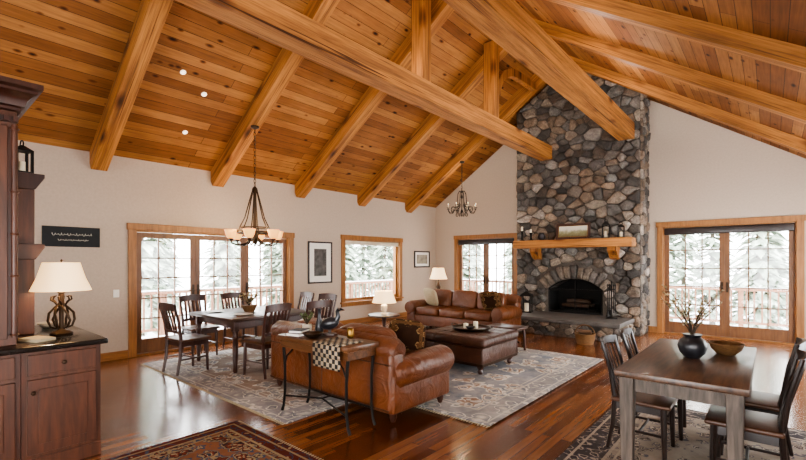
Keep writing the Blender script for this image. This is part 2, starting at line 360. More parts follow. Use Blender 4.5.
mb=MB().box(0,t,-.035,0,z0,z1).box(w-t,w,-.035,0,z0,z1).box(-.02,w+.02,-.04,0,z1-t,z1).box(-.03,w+.03,-.06,0,z0+t-.04,z0+t).box(0,w,-.03,0,z0,z0+t-.04)
mb.box(t,t+.02,0,.2,z0+t,z1-t).box(w-t-.02,w-t,0,.2,z0+t,z1-t).box(t,w-t,0,.2,z1-t-.02,z1-t).box(t,w-t,0,.2,z0+t,z0+t+.02)
win=struct(mb.build('window_1',M['trim'],loc=(XL,W1[0],0),rotz=PI/2,bevel=.006))
a,b,c_,d_=t+.02,w-t-.02,z0+t+.02,z1-t-.02; s=.06
sash=MB().box(a,a+s,.05,.1,c_,d_).box(b-s,b,.05,.1,c_,d_).box(a+s,b-s,.05,.1,d_-s,d_).box(a+s,b-s,.05,.1,c_,c_+s).build('window_sash',M['trim'],win,bevel=.004)
MB().box(a+s,b-s,.07,.076,c_+s,d_-s).build('glass_pane',M['glass'],sash)
MB().soft(a,b,-.01,.045,d_-.1,d_,.02).build('roller_shade',M['ceramic'],win)

# ------------------------------------------------------------------ roof timbers
ANG=math.atan(PITCH); LEN=(RX-XL)/math.cos(ANG); DEP,WID=.26,.21; DV=DEP/math.cos(ANG)
DEP2,WID2=.165,.165
rows=[9.25,7.43,5.60,3.78,1.95,.12]
lab=['closest to the stone chimney','second from the stone chimney','third from the stone chimney','carrying the bronze chandelier over the dining table','nearest the tall dark hutch','running above the camera side of the room']
for y,lb in zip(rows,lab):
    o=MB().box(-.1,LEN-.02,-WID/2,WID/2,-DEP,0).build('ceiling_rafter',M['beam_x'],bevel=.004)
    o.location=(XL,y,roof(XL)); o.rotation_euler=(0,-ANG,0)
    tag(o,'honey timber rafter on the left ceiling slope, '+lb,'beam','rafters of the left ceiling slope')
    LR=(XR-RX)/math.cos(ANG)
    o=MB().box(.02,LR,-WID2/2,WID2/2,-DEP2,0).build('ceiling_rafter',M['beam_x'],bevel=.004)
    o.location=(RX,y,RZ); o.rotation_euler=(0,ANG,0)
    lb2='fourth from the stone chimney' if 'chandelier' in lb else ('fifth from the stone chimney' if 'hutch' in lb else lb)
    tag(o,'honey timber rafter on the right ceiling slope, '+lb2,'beam','rafters of the right ceiling slope')
tag(MB().box(-.13,.13,YB,YF,-.46,-.1).build('ridge_beam',M['beam_y'],loc=(RX,0,RZ),bevel=.004),'honey timber ridge beam along the peak of the vaulted ceiling','beam')
BX1,BZ1,BX2,BZ2=-3.98,3.90,-2.27,4.06
tag(MB().box(-.14,.14,YB,9.82,0,.30).build('tie_beam',M['beam_y'],loc=(BX1,0,BZ1),bevel=.005),'long heavy timber beam carrying two upright posts, ending at chimney left edge','beam')
tag(MB().box(-.15,.15,YB,9.82,0,.32).build('tie_beam',M['beam_y'],loc=(BX2,0,BZ2),bevel=.005),'long heavy timber beam without posts, ending at chimney right edge','beam')
for y,lb in ((5.08,'larger near upright timber post standing on the long beam'),(7.21,'farther upright timber post on the long beam, closer to chimney')):
    tag(MB().box(-.11,.11,-.10,.10,0,roof(BX1-.11)-BZ1-.31).build('king_post',M['beam_z'],loc=(BX1,y,BZ1+.30),bevel=.004),lb,'post','upright posts on the long beam')
ring=[]; n=12
for i in range(n+1):
    a=PI/2*i/n; y=7.40+.9*(1-math.cos(a)); z=4.70+.66*math.sin(a); ny,nz=math.cos(a),-math.sin(a)
    ring.append([Vector((BX1-.06,y+ny*.075,z+nz*.075)),Vector((BX1+.06,y+ny*.075,z+nz*.075)),Vector((BX1+.06,y-ny*.075,z-nz*.075)),Vector((BX1-.06,y-ny*.075,z-nz*.075))])
ring.append([p+Vector((0,.82,.02)) for p in ring[-1]])
mb=MB(); mb.rings(ring); tag(mb.build('curved_brace',M['beam_z']),'curved timber brace arching from the far post toward the chimney','brace')
def CLz(px,py):
    t=(px-403)/CF; v=(CH-py)/CF; dx,dy=ct*t-st,st*t+ct
    k=((RZ-PITCH*RX)-EYE)/(v-PITCH*dx)
    return Vector((dx*k,dy*k,EYE+v*k))
for (px,py,lb) in ((183,72,'upper'),(204,94,'rightmost'),(185,132,'lowest')):
    p=CLz(px,py)
    r=thing('recessed_light','small recessed ceiling light between left rafters, %s of three'%lb,'ceiling light',p,0,'recessed lights in the pine ceiling')
    r.rotation_euler=(0,-ANG,0)
    MB().torus((0,0,-.006),.036,.006,24,6).build('trim_ring',M['white'],r)
    MB().lathe([(.031,-.010),(.031,-.004)],n=20).build('lens',M['can'],r)

# ------------------------------------------------------------------ stonework
def grey(c,k=.22):
    g=.3*c[0]+.55*c[1]+.15*c[2]; return (c[0]*(1-k)+g*k,c[1]*(1-k)+g*k,c[2]*(1-k)+g*k,1)
STC=[grey(hx(c)) for c in ('#756D66','#887969','#5C5650','#7C6C5C','#988A78','#4A4541','#77634F','#8C7660','#6F6B66','#605144','#76736F','#A2968A','#524D49')]
class Stones:
    def __init__(s): s.v=[];s.f=[];s.c=[]
    def stone(s,poly,to3,hh,col,gap=.008):
        cx=sum(p[0] for p in poly)/len(poly); cy=sum(p[1] for p in poly)/len(poly)
        avg=sum(math.hypot(p[0]-cx,p[1]-cy) for p in poly)/len(poly)
        if avg<.03: return
        k=max(.4,1-gap*random.uniform(.5,1.4)/avg); poly=[(cx+(p[0]-cx)*k,cy+(p[1]-cy)*k) for p in poly]
        q=[]
        for i in range(len(poly)):
            a,b=poly[i],poly[(i+1)%len(poly)]; t1=random.uniform(.10,.28); t2=random.uniform(.10,.28)
            q+=[(a[0]*(1-t1)+b[0]*t1,a[1]*(1-t1)+b[1]*t1),(a[0]*t2+b[0]*(1-t2),a[1]*t2+b[1]*(1-t2))]
        poly=q; q=[]
        for i in range(len(poly)):
            a,b=poly[i],poly[(i+1)%len(poly)]
            q+= [(a[0]*.77+b[0]*.23,a[1]*.77+b[1]*.23),(a[0]*.23+b[0]*.77,a[1]*.23+b[1]*.77)]
        poly=q
        n=len(poly); base=len(s.v); tx,ty=random.uniform(-.24,.24),random.uniform(-.24,.24)
        for sc,w in ((1,-.01),(1,.35),(.94,.74),(.79,.95),(.45,1.03)):
            for p in poly:
                u,v=cx+(p[0]-cx)*sc,cy+(p[1]-cy)*sc
                kk=random.uniform(.78,1.22)
                s.v.append(to3(u,v,max(-.002,w*hh+(max(0,w)*((u-cx)*tx+(v-cy)*ty)) +(random.uniform(-.008,.008) if .5<w else 0)))); s.c.append((col[0]*kk,col[1]*kk,col[2]*kk,1))
        s.v.append(to3(cx,cy,hh*1.05)); s.c.append(col)
        for r in range(4):
            for i in range(n): s.f.append((base+r*n+i,base+r*n+(i+1)%n,base+(r+1)*n+(i+1)%n,base+(r+1)*n+i))
        for i in range(n): s.f.append((base+4*n+i,base+4*n+(i+1)%n,base+5*n))
    def field(s,region,to3,dmin,dmax,ghost=None,aniso=1.3,hh=(.03,.095)):
        us=[p[0] for p in region]; vs=[p[1] for p in region]
        def inside(u,v):
            for i in range(len(region)):
                a,b=region[i],region[(i+1)%len(region)]
                if (b[0]-a[0])*(v-a[1])-(b[1]-a[1])*(u-a[0])<0: return False
            return True
        pts=[]; gh=ghost(None,None) if ghost else []
        tries=0
        while tries<7000:
            tries+=1
            u=random.uniform(min(us),max(us)); v=random.uniform(min(vs),max(vs))
            if not inside(u,v) or (ghost and ghost(u,v)): continue
            d=random.uniform(dmin,dmax)*(1 if tries<2500 else .7)
            if all((u-a)**2+((v-b)*aniso)**2>((d+e)/2)**2 for a,b,e in pts): pts.append((u,v,d))
        al=[(a,b*aniso) for a,b,_ in pts]+[(a,b*aniso) for a,b in gh]
        for i in range(len(pts)):
            p=al[i]; poly=[(a,b*aniso) for a,b in region]
            for j,q in enumerate(al):
                if j==i or abs(q[0]-p[0])>1 or abs(q[1]-p[1])>1: continue
                mx,my=(p[0]+q[0])/2,(p[1]+q[1])/2; nx,ny=q[0]-p[0],q[1]-p[1]; out=[]
                for k in range(len(poly)):
                    a,b=poly[k],poly[(k+1)%len(poly)]
                    da=(a[0]-mx)*nx+(a[1]-my)*ny; db=(b[0]-mx)*nx+(b[1]-my)*ny
                    if da<=0: out.append(a)
                    if da*db<0: tt=da/(da-db); out.append((a[0]+(b[0]-a[0])*tt,a[1]+(b[1]-a[1])*tt))
                poly=out
                if len(poly)<3: break
            if len(poly)<3: continue
            c=random.choice(STC); k=random.uniform(.65,1.25)
            s.stone([(a,b/aniso) for a,b in poly],to3,random.uniform(*hh),(c[0]*k,c[1]*k,c[2]*k,1))
    def build(s,name,parent):
        me=bpy.data.meshes.new(name); me.from_pydata([tuple(p) for p in s.v],[],s.f); me.materials.append(M['stone'])
        at=me.color_attributes.new('Col','FLOAT_COLOR','POINT')
        for i,c in enumerate(s.c): at.data[i].color=c
        for p in me.polygons: p.use_smooth=True
        bm=bmesh.new(); bm.from_mesh(me); bmesh.ops.recalc_face_normals(bm,faces=bm.faces[:]); bm.to_mesh(me); bm.free()
        o=bpy.data.objects.new(name,me); C.objects.link(o); o.parent=parent; return o
CX0,CX1,CY=-4.75,-2.03,9.9
XC,HW,ZS,ZT=-3.365,.605,.90,1.14
RA=(HW**2+(ZT-ZS)**2)/(2*(ZT-ZS)); ZC=ZT-RA; AA=math.asin(HW/RA)
fp=thing('fireplace','tall river rock fireplace with arched firebox, raised hearth and timber mantel','fireplace',((CX0+CX1)/2,CY,0))
off=Vector(fp.location)
def ploc(o): o.location=-off; return o
mb=MB(); mb.box(CX0,XC-HW,CY,YF-.001,0,ZS); mb.box(XC+HW,CX1,CY,YF-.001,0,ZS); mb.box(XC-HW,XC+HW,10.5,YF-.001,0,ZS)
arc=[(XC+RA*math.sin(-AA+2*AA*i/14),ZC+RA*math.cos(-AA+2*AA*i/14)) for i in range(15)]
mb.prism([(CX0,ZS)]+arc+[(CX1,ZS),(CX1,roof(CX1)-.01),(RX,RZ-.01),(CX0,roof(CX0)-.01)],1,CY,YF-.001)
ploc(mb.build('chimney_breast',M['mortar'],fp))
def zone(u,v,pad=0):
    if abs(u-XC)<HW+.02+pad and v<ZS+.05: return True
    r=math.hypot(u-XC,v-ZC); a=math.atan2(u-XC,v-ZC)
    return r<RA+.32+pad and abs(a)<AA+.05+pad*.8 and v>ZC
def ghost(u,v):
    if u is None:
        g=[]
        for i in range(40):
            for j in range(40):
                a=XC-1.3+2.6*i/39; b=.1+1.7*j/39
                if zone(a,b,-.03): g.append((a,b))
        return g
    return zone(u,v,.07)
S=Stones()
f3=lambda u,v,w: Vector((u,CY-w,v))
S.field([(CX0,.02),(CX1,.02),(CX1,roof(CX1)-.03),(RX,RZ-.03),(CX0,roof(CX0)-.03)],f3,.14,.36,ghost)
S.field([(CY-.02,.02),(YF-.01,.02),(YF-.01,roof(CX1)-.03),(CY-.02,roof(CX1)-.03)],lambda u,v,w: Vector((CX1+w*.6,u,v)),.16,.32)
ploc(S.build('stone_facing',fp))
S=Stones()
nv=11
for i in range(nv):
    a0=-AA-.03+(2*AA+.06)*i/nv; a1=-AA-.03+(2*AA+.06)*(i+1)/nv; r1=RA+random.uniform(.26,.34)
    poly=[(XC+r*math.sin(a),ZC+r*math.cos(a)) for r,a in ((RA+.005,a0),(RA+.005,(a0+a1)/2),(RA+.005,a1),(r1,a1),(r1,(a0+a1)/2),(r1,a0))]
    c=random.choice(STC[:4]); S.stone(poly,f3,.08,tuple(x*.85 for x in c[:3])+(1,),.007)
ploc(S.build('arch_stones',fp))
hx0,hx1,hy0=-5.02,-2.12,8.68
HB,HZ=.28,.36
ploc(MB().box(hx0+.04,hx1-.04,hy0+.05,CY,0,HB).build('hearth_base',M['mortar'],fp))
S=Stones(); S.field([(hx0+.03,.0),(hx1-.03,.0),(hx1-.03,HB-.005),(hx0+.03,HB-.005)],lambda u,v,w: Vector((u,hy0+.05-w*.6,v)),.13,.26)
S.field([(hy0+.03,0),(CY-.06,0),(CY-.06,HB-.005),(hy0+.03,HB-.005)],lambda u,v,w: Vector((hx1-.04+w*.6,u,v)),.13,.26)
ploc(S.build('hearth_stones',fp))
ploc(MB().box(hx0,hx1,hy0,CY,HB,HZ).build('hearth_slab',M['slab'],fp,bevel=.012))
mb=MB(); mb.box(XC-HW+.002,XC+HW-.002,10.46,10.495,.2,ZT); mb.box(XC-HW+.002,XC-HW+.03,CY+.03,10.46,.2,ZS); mb.box(XC+HW-.03,XC+HW-.002,CY+.03,10.46,.2,ZS); mb.box(XC-HW+.002,XC+HW-.002,CY,10.46,.195,HZ)
ploc(mb.build('firebox_lining',M['black'],fp))
mb=MB(); arcp=[(XC+(RA-.01)*math.sin(-AA+2*AA*i/14),ZC+(RA-.01)*math.cos(-AA+2*AA*i/14)) for i in range(15)]
mb.tube([(XC-HW+.02,CY+.03,HZ+.01)]+[(a,CY+.03,b) for a,b in arcp]+[(XC+HW-.02,CY+.03,HZ+.01)],.022,6)
mb.box(XC-.012,XC+.012,CY+.02,CY+.04,HZ,1.12).box(XC-HW,XC+HW,CY+.015,CY+.045,HZ,HZ+.045).box(XC-HW+.02,XC+HW-.02,CY+.015,CY+.04,.87,.90)
ploc(mb.build('fire_screen_frame',M['iron'],fp))
mb=MB()
for i in range(7): x=XC-.36+.12*i; mb.tube([(x,10.02,HZ+.20),(x,10.05,HZ+.08),(x,10.38,HZ+.08),(x,10.38,HZ+.18)],.009,6)
mb.box(XC-.4,XC+.4,10.08,10.10,HZ,HZ+.08).box(XC-.4,XC+.4,10.33,10.35,HZ,HZ+.08); ploc(mb.build('fire_grate',M['iron'],fp))
ploc(MB().box(XC-HW+.05,XC+HW-.05,10.06,10.42,HZ,HZ+.012).build('ash_bed',M['ash'],fp))
for (x,y,z,a,l,lb) in ((XC-.05,10.13,HZ+.15,.05,.30,'dark split log lying low in the iron fireplace grate, front one'),(XC+.05,10.29,HZ+.15,-.05,.28,'dark split log lying low in the iron fireplace grate, rear one'),(XC,10.21,HZ+.25,.1,.26,'dark split log lying on top in the fireplace grate')):
    tag(MB().tube([(-l,0,0),(0,.01,.01),(l,0,0)],[.052,.056,.05],10).build('fire_log',M['log'],loc=(x,y,z),rotz=a),lb,'log','logs in the firebox')
mb=MB().soft(-4.66,-2.1,9.48,CY-.02,1.84,2.02,.012,2); ploc(mb.build('mantel_shelf',M['beam_x'],fp))
for x in (-4.2,-2.5):
    mb=MB(); mb.prism([(CY+.01,1.84),(9.58,1.84),(9.58,1.76),(9.66,1.70),(9.72,1.62),(CY+.01,1.56)],0,x-.09,x+.09); ploc(mb.build('mantel_corbel',M['beam_z'],fp,bevel=.008))

# ------------------------------------------------------------------ things on mantel and hearth
def frame(name,label,loc,rotz,w,h,fr,fm,mw,mm,am,group=None,tilt=0):
    r=thing(name,label,'picture',loc,rotz,group); r.rotation_euler=(tilt,0,rotz)
    MB().box(-w/2,-w/2+fr,-.03,0,0,h).box(w/2-fr,w/2,-.03,0,0,h).box(-w/2+fr,w/2-fr,-.03,0,0,fr).box(-w/2+fr,w/2-fr,-.03,0,h-fr,h).build('frame',fm,r,bevel=.004)
    MB().box(-w/2+fr,w/2-fr,-.014,-.004,fr,h-fr).build('mat_board',mm,r)
    MB().box(-w/2+fr+mw,w/2-fr-mw,-.017,-.012,fr+mw,h-fr-mw).build('print',am,r)
    return r
frame('picture_frame','landscape painting in a brown frame leaning on the mantel',(-3.33,9.68,2.022),0,.74,.36,.05,M['walnut_z'],.012,M['brass'],M['art2'],tilt=R(-10))
frame('picture_frame','tall dark framed print on the wall between glass door and window',(XL+.002,6.17,1.04),PI/2,.68,.94,.035,M['black_wood'],.13,M['matw'],M['art1'])
frame('picture_frame','small black framed print in the corner by the window',(XL+.002,9.9,1.36),PI/2,.72,.48,.04,M['black_wood'],.07,M['matw'],M['art3'])
def lathe_thing(name,label,cat,loc,prof,m,n=20,group=None):
    return tag(MB().lathe(prof,n=n).build(name,m,loc=loc),label,cat,group)
for x,h_,lb in ((-4.5,.34,'tall black iron candlestick at the left end of the mantel'),(-4.28,.27,'shorter black iron candlestick beside the tall one on mantel')):
    r=thing('candlestick',lb,'candlestick',(x,9.64,2.02),0,'candlesticks on the mantel')
    MB().lathe([(.06,0),(.06,.014),(.022,.035),(.018,h_*.45),(.032,h_*.5),(.018,h_*.56),(.042,h_*.66),(.042,h_*.69)]).build('stand',M['iron'],r)
    MB().lathe([(.024,h_*.69),(.024,h_)]).build('candle',M['candle'],r)
lathe_thing('mantel_pot','squat dark round pot on the mantel left of the painting','pot',(-4.02,9.64,2.02),[(.05,0),(.09,.05),(.09,.1),(.055,.15),(.065,.17)],M['pot'])
def lantern(loc,h_,lb,group,s=.07):
    r=thing('lantern',lb,'lantern',loc,.2,group)
    mb=MB().box(-s,s,-s,s,0,.02).box(-s,s,-s,s,h_*.72,h_*.76)
    for i in (-1,1):
        for j in (-1,1): mb.box(i*s*.85-.009,i*s*.85+.009,j*s*.85-.009,j*s*.85+.009,.02,h_*.72)
    mb.rings([[Vector((i*k*s,j*k*s,z)) for i,j in ((-1,-1),(1,-1),(1,1),(-1,1))] for k,z in ((1,h_*.76),(.3,h_*.9),(.2,h_*.92))])
    mb.torus((0,0,h_*.96),.03,.005,14,6,rot('X',PI/2)); mb.build('lantern_cage',M['iron'],r)
    MB().lathe([(s*.4,.02),(s*.4,h_*.4)],n=14).build('candle',M['candle'],r); return r
lantern((-2.62,9.62,2.02),.38,'taller black lantern on the mantel right of the painting','lanterns on the mantel',.075)
lantern((-2.33,9.62,2.02),.30,'shorter black lantern at the right end of the mantel','lanterns on the mantel',.065)
lantern((-4.3,9.45,HZ),.52,'large black lantern standing on the hearth left of the firebox','lanterns on the hearth',.12)
r=thing('fireplace_tool_set','black iron fireplace tool stand on the hearth right of firebox','fire tools',(-2.48,9.5,HZ))
MB().lathe([(.11,0),(.11,.015),(.012,.03),(.012,.72),(.02,.74),(.001,.78)]).torus((0,0,.6),.08,.008,20,6).build('stand',M['iron'],r)
for i,k in enumerate(('poker','shovel','brush','tongs')):
    a=PI/4+i*PI/2; x,y=.08*math.cos(a),.08*math.sin(a); mb=MB().cyl((x,y,.12),(x,y,.66),.010,n=8).ell((x,y,.68),(.016,.016,.028),nu=10,nv=6)
    if k=='shovel': mb.box(x-.045,x+.045,y-.005,y+.005,.05,.17)
    if k=='brush': mb.cyl((x,y,.04),(x,y,.15),.04,.015,10)
    mb.build(k,M['iron'],r)
r=thing('log_basket','round wicker basket of split logs on floor before hearth','basket',(-2.62,8.28,0))
MB().lathe([(.14,0),(.165,.08),(.18,.18),(.19,.195),(.175,.195),(.155,.08),(.13,.02)],n=28).build('basket_body',M['wicker'],r)
MB().tube([(.175*math.cos(a),0,.19+.16*math.sin(a)) for a in [PI*i/12 for i in range(13)]],.010,6).build('handle',M['wicker'],r)
for k,(y,z) in enumerate(((-.06,.14),(.06,.14),(0,.225))):
    tag(MB().cyl((-.11,0,0),(.11,0,0),.042,.038,10).build('firewood_log',M['log2'],loc=(-2.62,8.28+y,z),rotz=0),'split log in the wicker basket, '+['nearest the coffee ottoman','nearest the hearth','topmost of three'][k],'log','logs in the wicker basket')

# ------------------------------------------------------------------ wall bits
sg=thing('wall_sign','black horizontal sign board with pale script on wall by hutch','sign',(XL+.002,1.63,1.74),PI/2)
MB().box(-.34,.34,-.025,0,0,.29).build('board',M['chalk'],sg,bevel=.004)
mb=MB()
for (x0,x1,z,a,n_) in ((-.24,.24,.18,.022,90),(-.17,.19,.10,.014,80)):
    mb.tube([(x0+(x1-x0)*i/n_+.006*math.cos(i*.95),-.028,z+a*math.sin(i*.95)*(.6+.4*math.sin(i*.37))) for i in range(n_+1)],.0035,4)
mb.build('script',M['chalkmark'],sg)
sw=thing('light_switch','white light switch plate on wall left of the glass doors','light switch',(XL+.001,2.19,.97),PI/2)
MB().soft(-.04,.04,-.008,0,0,.12,.006,2).build('plate',M['white'],sw); MB().box(-.008,.008,-.016,-.006,.045,.075).build('toggle',M['white'],sw)

# ------------------------------------------------------------------ chandeliers
def add_light(name,loc,e,col=(1,.78,.5),rad=.05):
    l=bpy.data.lights.new(name,'POINT'); l.energy=e; l.color=col; l.shadow_soft_size=rad
    o=bpy.data.objects.new(name,l); C.objects.link(o); o.location=loc; return o
def chain(mb,z0,z1):
    n=max(2,int((z1-z0)/.06))
    for i in range(n): mb.torus((0,0,z0+(z1-z0)*(i+.5)/n),.018,.0045,12,5,rot('Z',PI/2*(i%2))@rot('X',PI/2),1.0,1.9)
CZ=1.76
cx,cy=-6.42,3.78; zt=roof(cx)-DV
ch=thing('chandelier','bronze cone chandelier with amber bowl shades over the left dining table','chandelier',(cx,cy,CZ))
zt-=CZ
MB().lathe([(.0,zt),(.07,zt-.003),(.065,zt-.03),(.015,zt-.05)][::-1],n=20).build('canopy',M['bronze'],ch)
mb=MB(); chain(mb,.99,zt-.04); mb.build('chain',M['bronze'],ch)
MB().lathe([(.01,1.0),(.04,.97),(.05,.92),(.025,.88),(.03,.6),(.02,.55),(.03,.3),(.06,.2),(.05,.12),(.015,.06),(.02,.03),(.002,.0)],n=18).build('center_column',M['bronze'],ch)
MB().torus((0,0,.24),.28,.018,40,8).torus((0,0,.32),.22,.010,40,6).build('ring',M['bronze'],ch)
for i in range(6):
    a=2*PI*i/6+.3; ca,sa=math.cos(a),math.sin(a)
    MB().tube([(r_*ca,r_*sa,z) for r_,z in ((.04,.92),(.09,.74),(.16,.48),(.24,.32),(.28,.24))],.011,6).build('rod',M['bronze'],ch)
    arm=MB().tube([(r_*ca,r_*sa,z) for r_,z in ((.05,.16),(.14,.06),(.26,.03),(.36,.06),(.38,.12))],.013,6).lathe([(.015,.10),(.04,.12),(.035,.135)],(.38*ca,.38*sa,0),14).build('arm',M['bronze'],ch)
    MB().lathe([(.03,.13),(.055,.15),(.076,.19),(.086,.24),(.096,.275),(.088,.275),(.078,.24),(.066,.19),(.025,.142)],(.38*ca,.38*sa,0),20).build('bowl_shade',M['glow'],arm)
    add_light('chandelier_bulb',(cx+.38*ca,cy+.38*sa,CZ+.33),10)
cx,cy=-5.94,9.25; CZ2=2.66; zt=roof(cx)-DV-CZ2
ch=thing('chandelier','small black iron candle chandelier hanging near the far corner','chandelier',(cx,cy,CZ2))
MB().lathe([(.015,zt-.05),(.06,zt-.03),(.07,zt-.003),(.0,zt)],n=18).build('canopy',M['iron_light'],ch)
mb=MB(); chain(mb,.72,zt-.04); mb.build('chain',M['iron_light'],ch)
MB().lathe([(.002,0),(.02,.03),(.012,.08),(.035,.14),(.012,.2),(.012,.45),(.03,.5),(.012,.58),(.01,.73)],n=16).build('center_column',M['iron_light'],ch)
def curl(c,r0,a0,tn,n=14): return [(c[0]+r0*(1-.75*i/n)*math.cos(a0+tn*2*PI*i/n),c[1]+r0*(1-.75*i/n)*math.sin(a0+tn*2*PI*i/n)) for i in range(n+1)]
for i in range(8):
    a=2*PI*i/8+.2; ca,sa=math.cos(a),math.sin(a); W=lambda q: [(.9*r_*ca,.9*r_*sa,z) for r_,z in q]
    arm=MB().tube(W([(.02,.62),(.07,.66),(.12,.58),(.14,.4),(.2,.2),(.28,.1),(.36,.1),(.41,.17),(.41,.22)]),.008,6).tube(W(curl((.25,.20),.085,-PI/2,1.2)),.007,6).tube(W(curl((.13,.30),.07,PI/2,-1.1)),.006,6).tube(W(curl((.15,.06),.06,PI/2,1.1)),.006,6).lathe([(.03,.21),(.042,.222),(.015,.225)],(.369*ca,.369*sa,0),12).build('arm',M['iron_light'],ch)
    MB().cyl((.369*ca,.369*sa,.222),(.369*ca,.369*sa,.29),.010,n=10).build('candle_tube',M['candle'],arm)
    MB().ell((.369*ca,.369*sa,.31),(.008,.008,.02),nu=10,nv=8).build('bulb',M['bulb'],arm)
add_light('chandelier_bulb',(cx,cy,CZ2+.85),16)

# ------------------------------------------------------------------ rugs
def rug(name,label,x0,x1,y0,y1,m,z=0,fringe=True):
    w,l=x1-x0,y1-y0
    r=thing(name,label,'rug',((x0+x1)/2,(y0+y1)/2,z))
    MB().soft(-w/2,w/2,-l/2,l/2,.001,.012,.004,2).build('pile',m,r)
    if fringe:
        n=int(w/.03)
        for e in (-1,1):
            mb=MB(); mb.box(-w/2,w/2,e*(l/2-.003)-.004,e*(l/2-.003)+.004,.001,.006)
            for i in range(n):
                x=-w/2+w*(i+.5)/n; mb.box(x-.006,x+.006,e*(l/2+.015)-.02,e*(l/2+.015)+.018,.001,.005)
            mb.build('fringe',M['fabric'],r)
    return r
rug('area_rug','faded grey patterned rug under the left dining table',-7.1,-3.45,2.35,4.6,rug_mat('faded_grey_rug',3.65,2.25,['#98918C','#5F6168','#B8AEA4','#6C6E76','#BEB4AA','#7E6A60'],'#77747A','#A8A098',4.2,.5,.06,.3,'#B4ABA2',shade=(.62,.61,.61,1)))
rug('area_rug','faded grey patterned rug with brown motifs under the coffee ottoman',-5.2,-1.95,3.5,7.05,rug_mat('faded_living_rug',3.25,3.55,['#A49B92','#5E626C','#BAB0A6','#806250','#C2B8AE','#666C78'],'#76757A','#AAA298',3.8,.5,.06,.3,'#B6ACA2',shade=(.62,.61,.60,1)),.0125)
rug('area_rug','multicolour red, navy and cream oriental rug in front of the kitchen cabinets',-3.86,-2.2,-.4,2.08,rug_mat('faded_oriental_rug',1.66,2.48,['#6A2A22','#2C344C','#A4967C','#783A2C','#3E2C32','#9C8C70','#46526A','#8A6048'],'#5E2A24','#A09074',8.5,.12,.03,.15,'#6A4A3E',.9))
rug('area_rug','charcoal and cream oriental rug under the right dining table',-1.25,1.1,2.3,5.25,rug_mat('charcoal_oriental_rug',2.35,2.95,['#38363C','#A89E92','#565056','#8A8078','#443C3C','#B4A89A','#5A5A64','#9A9086'],'#3C3A40','#A89E92',8,.3,.04,.28,'#7E766E'))

# ------------------------------------------------------------------ sofas
def sofa(label,loc,rotz,Ls,n,m,group='leather sofas',at=.48,bt=.72):
    D,aw=.95,.25; r=thing('sofa',label,'sofa',loc,rotz,group)
    MB().soft(-Ls/2+.05,Ls/2-.05,-D/2+.06,D/2-.05,.09,.33,.03,3).build('base',m,r)
    MB().soft(-Ls/2+.03,Ls/2-.03,-D/2,-D/2+.2,.09,bt,.05,4).tube([(x,-D/2+.11,bt-(.012 if abs(x)>Ls/2-.08 else 0)) for x in (-Ls/2+.03,-Ls/2+.1,0,Ls/2-.1,Ls/2-.03)],[.09,.12,.125,.12,.09],16).build('backrest',m,r)
    MB().tube([(-Ls/2+.04,-D/2-.002,bt-.12),(Ls/2-.04,-D/2-.002,bt-.12)],.007,6).tube([(-Ls/2+.06,-D/2-.002,.13),(Ls/2-.06,-D/2-.002,.13)],.007,6).tube([(0,-D/2-.001,.13),(0,-D/2-.001,bt-.12)],.006,6).build('welt_seam',M['leather_dark'],r)
    for s in (-1,1):
        x=s*(Ls/2-aw/2)
        mb=MB().soft(x-aw/2+.02,x+aw/2-.02,-D/2+.02,D/2-.02,.09,at,.035,4)
        mb.tube([(x+s*.02,y,at-(.02 if y<0 else 0)) for y in (-D/2+.05,-D/2+.1,0,D/2-.06,D/2-.01)],[.1,.14,.15,.15,.13],18)
        a=mb.build('arm',m,r)
        MB().lathe([(.02,0),(.125,0),(.125,.012),(.09,.02),(.01,.022)],n=20).build('arm_front_panel',m,a).matrix_local=trans(x+s*.02,D/2-.012,at)@rot('X',-PI/2)
    iw=(Ls-2*aw)/n
    for i in range(n):
        x=-Ls/2+aw+iw*(i+.5)
        MB().ell((x,.08,.41),(iw/2-.004,.38,.095),.3,.22).build('seat_cushion',m,r)
        MB().ell((x,-D/2+.29,bt-.05),(iw/2-.004,.11,.21),.42,.3,rot('X',R(12))).build('back_cushion',m,r)
    for sx in (-1,1):
        for sy in (-1,1): MB().lathe([(.02,0),(.035,.04),(.04,.095)],(sx*(Ls/2-.1),sy*(D/2-.1),0),14).build('foot',M['walnut_z'],r)
    return r
sofa('caramel leather sofa with its back to the narrow console table',(-3.60,3.37,.0246),0,2.04,2,M['leather'],at=.46,bt=.67)
sofa('tan leather sofa facing the room, left of the stone hearth',(-5.2,8.08,0),PI,2.45,3,M['leather_far'])
def pillow(label,loc,rx,ry,rz,s=.23,m='kilim',group=None):
    o=MB().ell((0,0,0),(s,s,.075),1.0,.5,nu=40,nv=18).build('throw_pillow',M[m]); o.location=loc; o.rotation_euler=(rx,ry,rz); return tag(o,label,'pillow',group)
pillow('dark woven patterned pillow against the near sofa right arm',(-2.92,3.47,.72),R(66),R(8),.75,.20)
pillow('brown patterned pillow at the right end of far sofa',(-4.42,8.00,.71),R(70),R(6),PI+.15,.22,'kilim')
pillow('tan pillow at the left end of the far sofa',(-5.98,8.00,.71),R(70),R(-6),PI-.2,.22,'fabric')
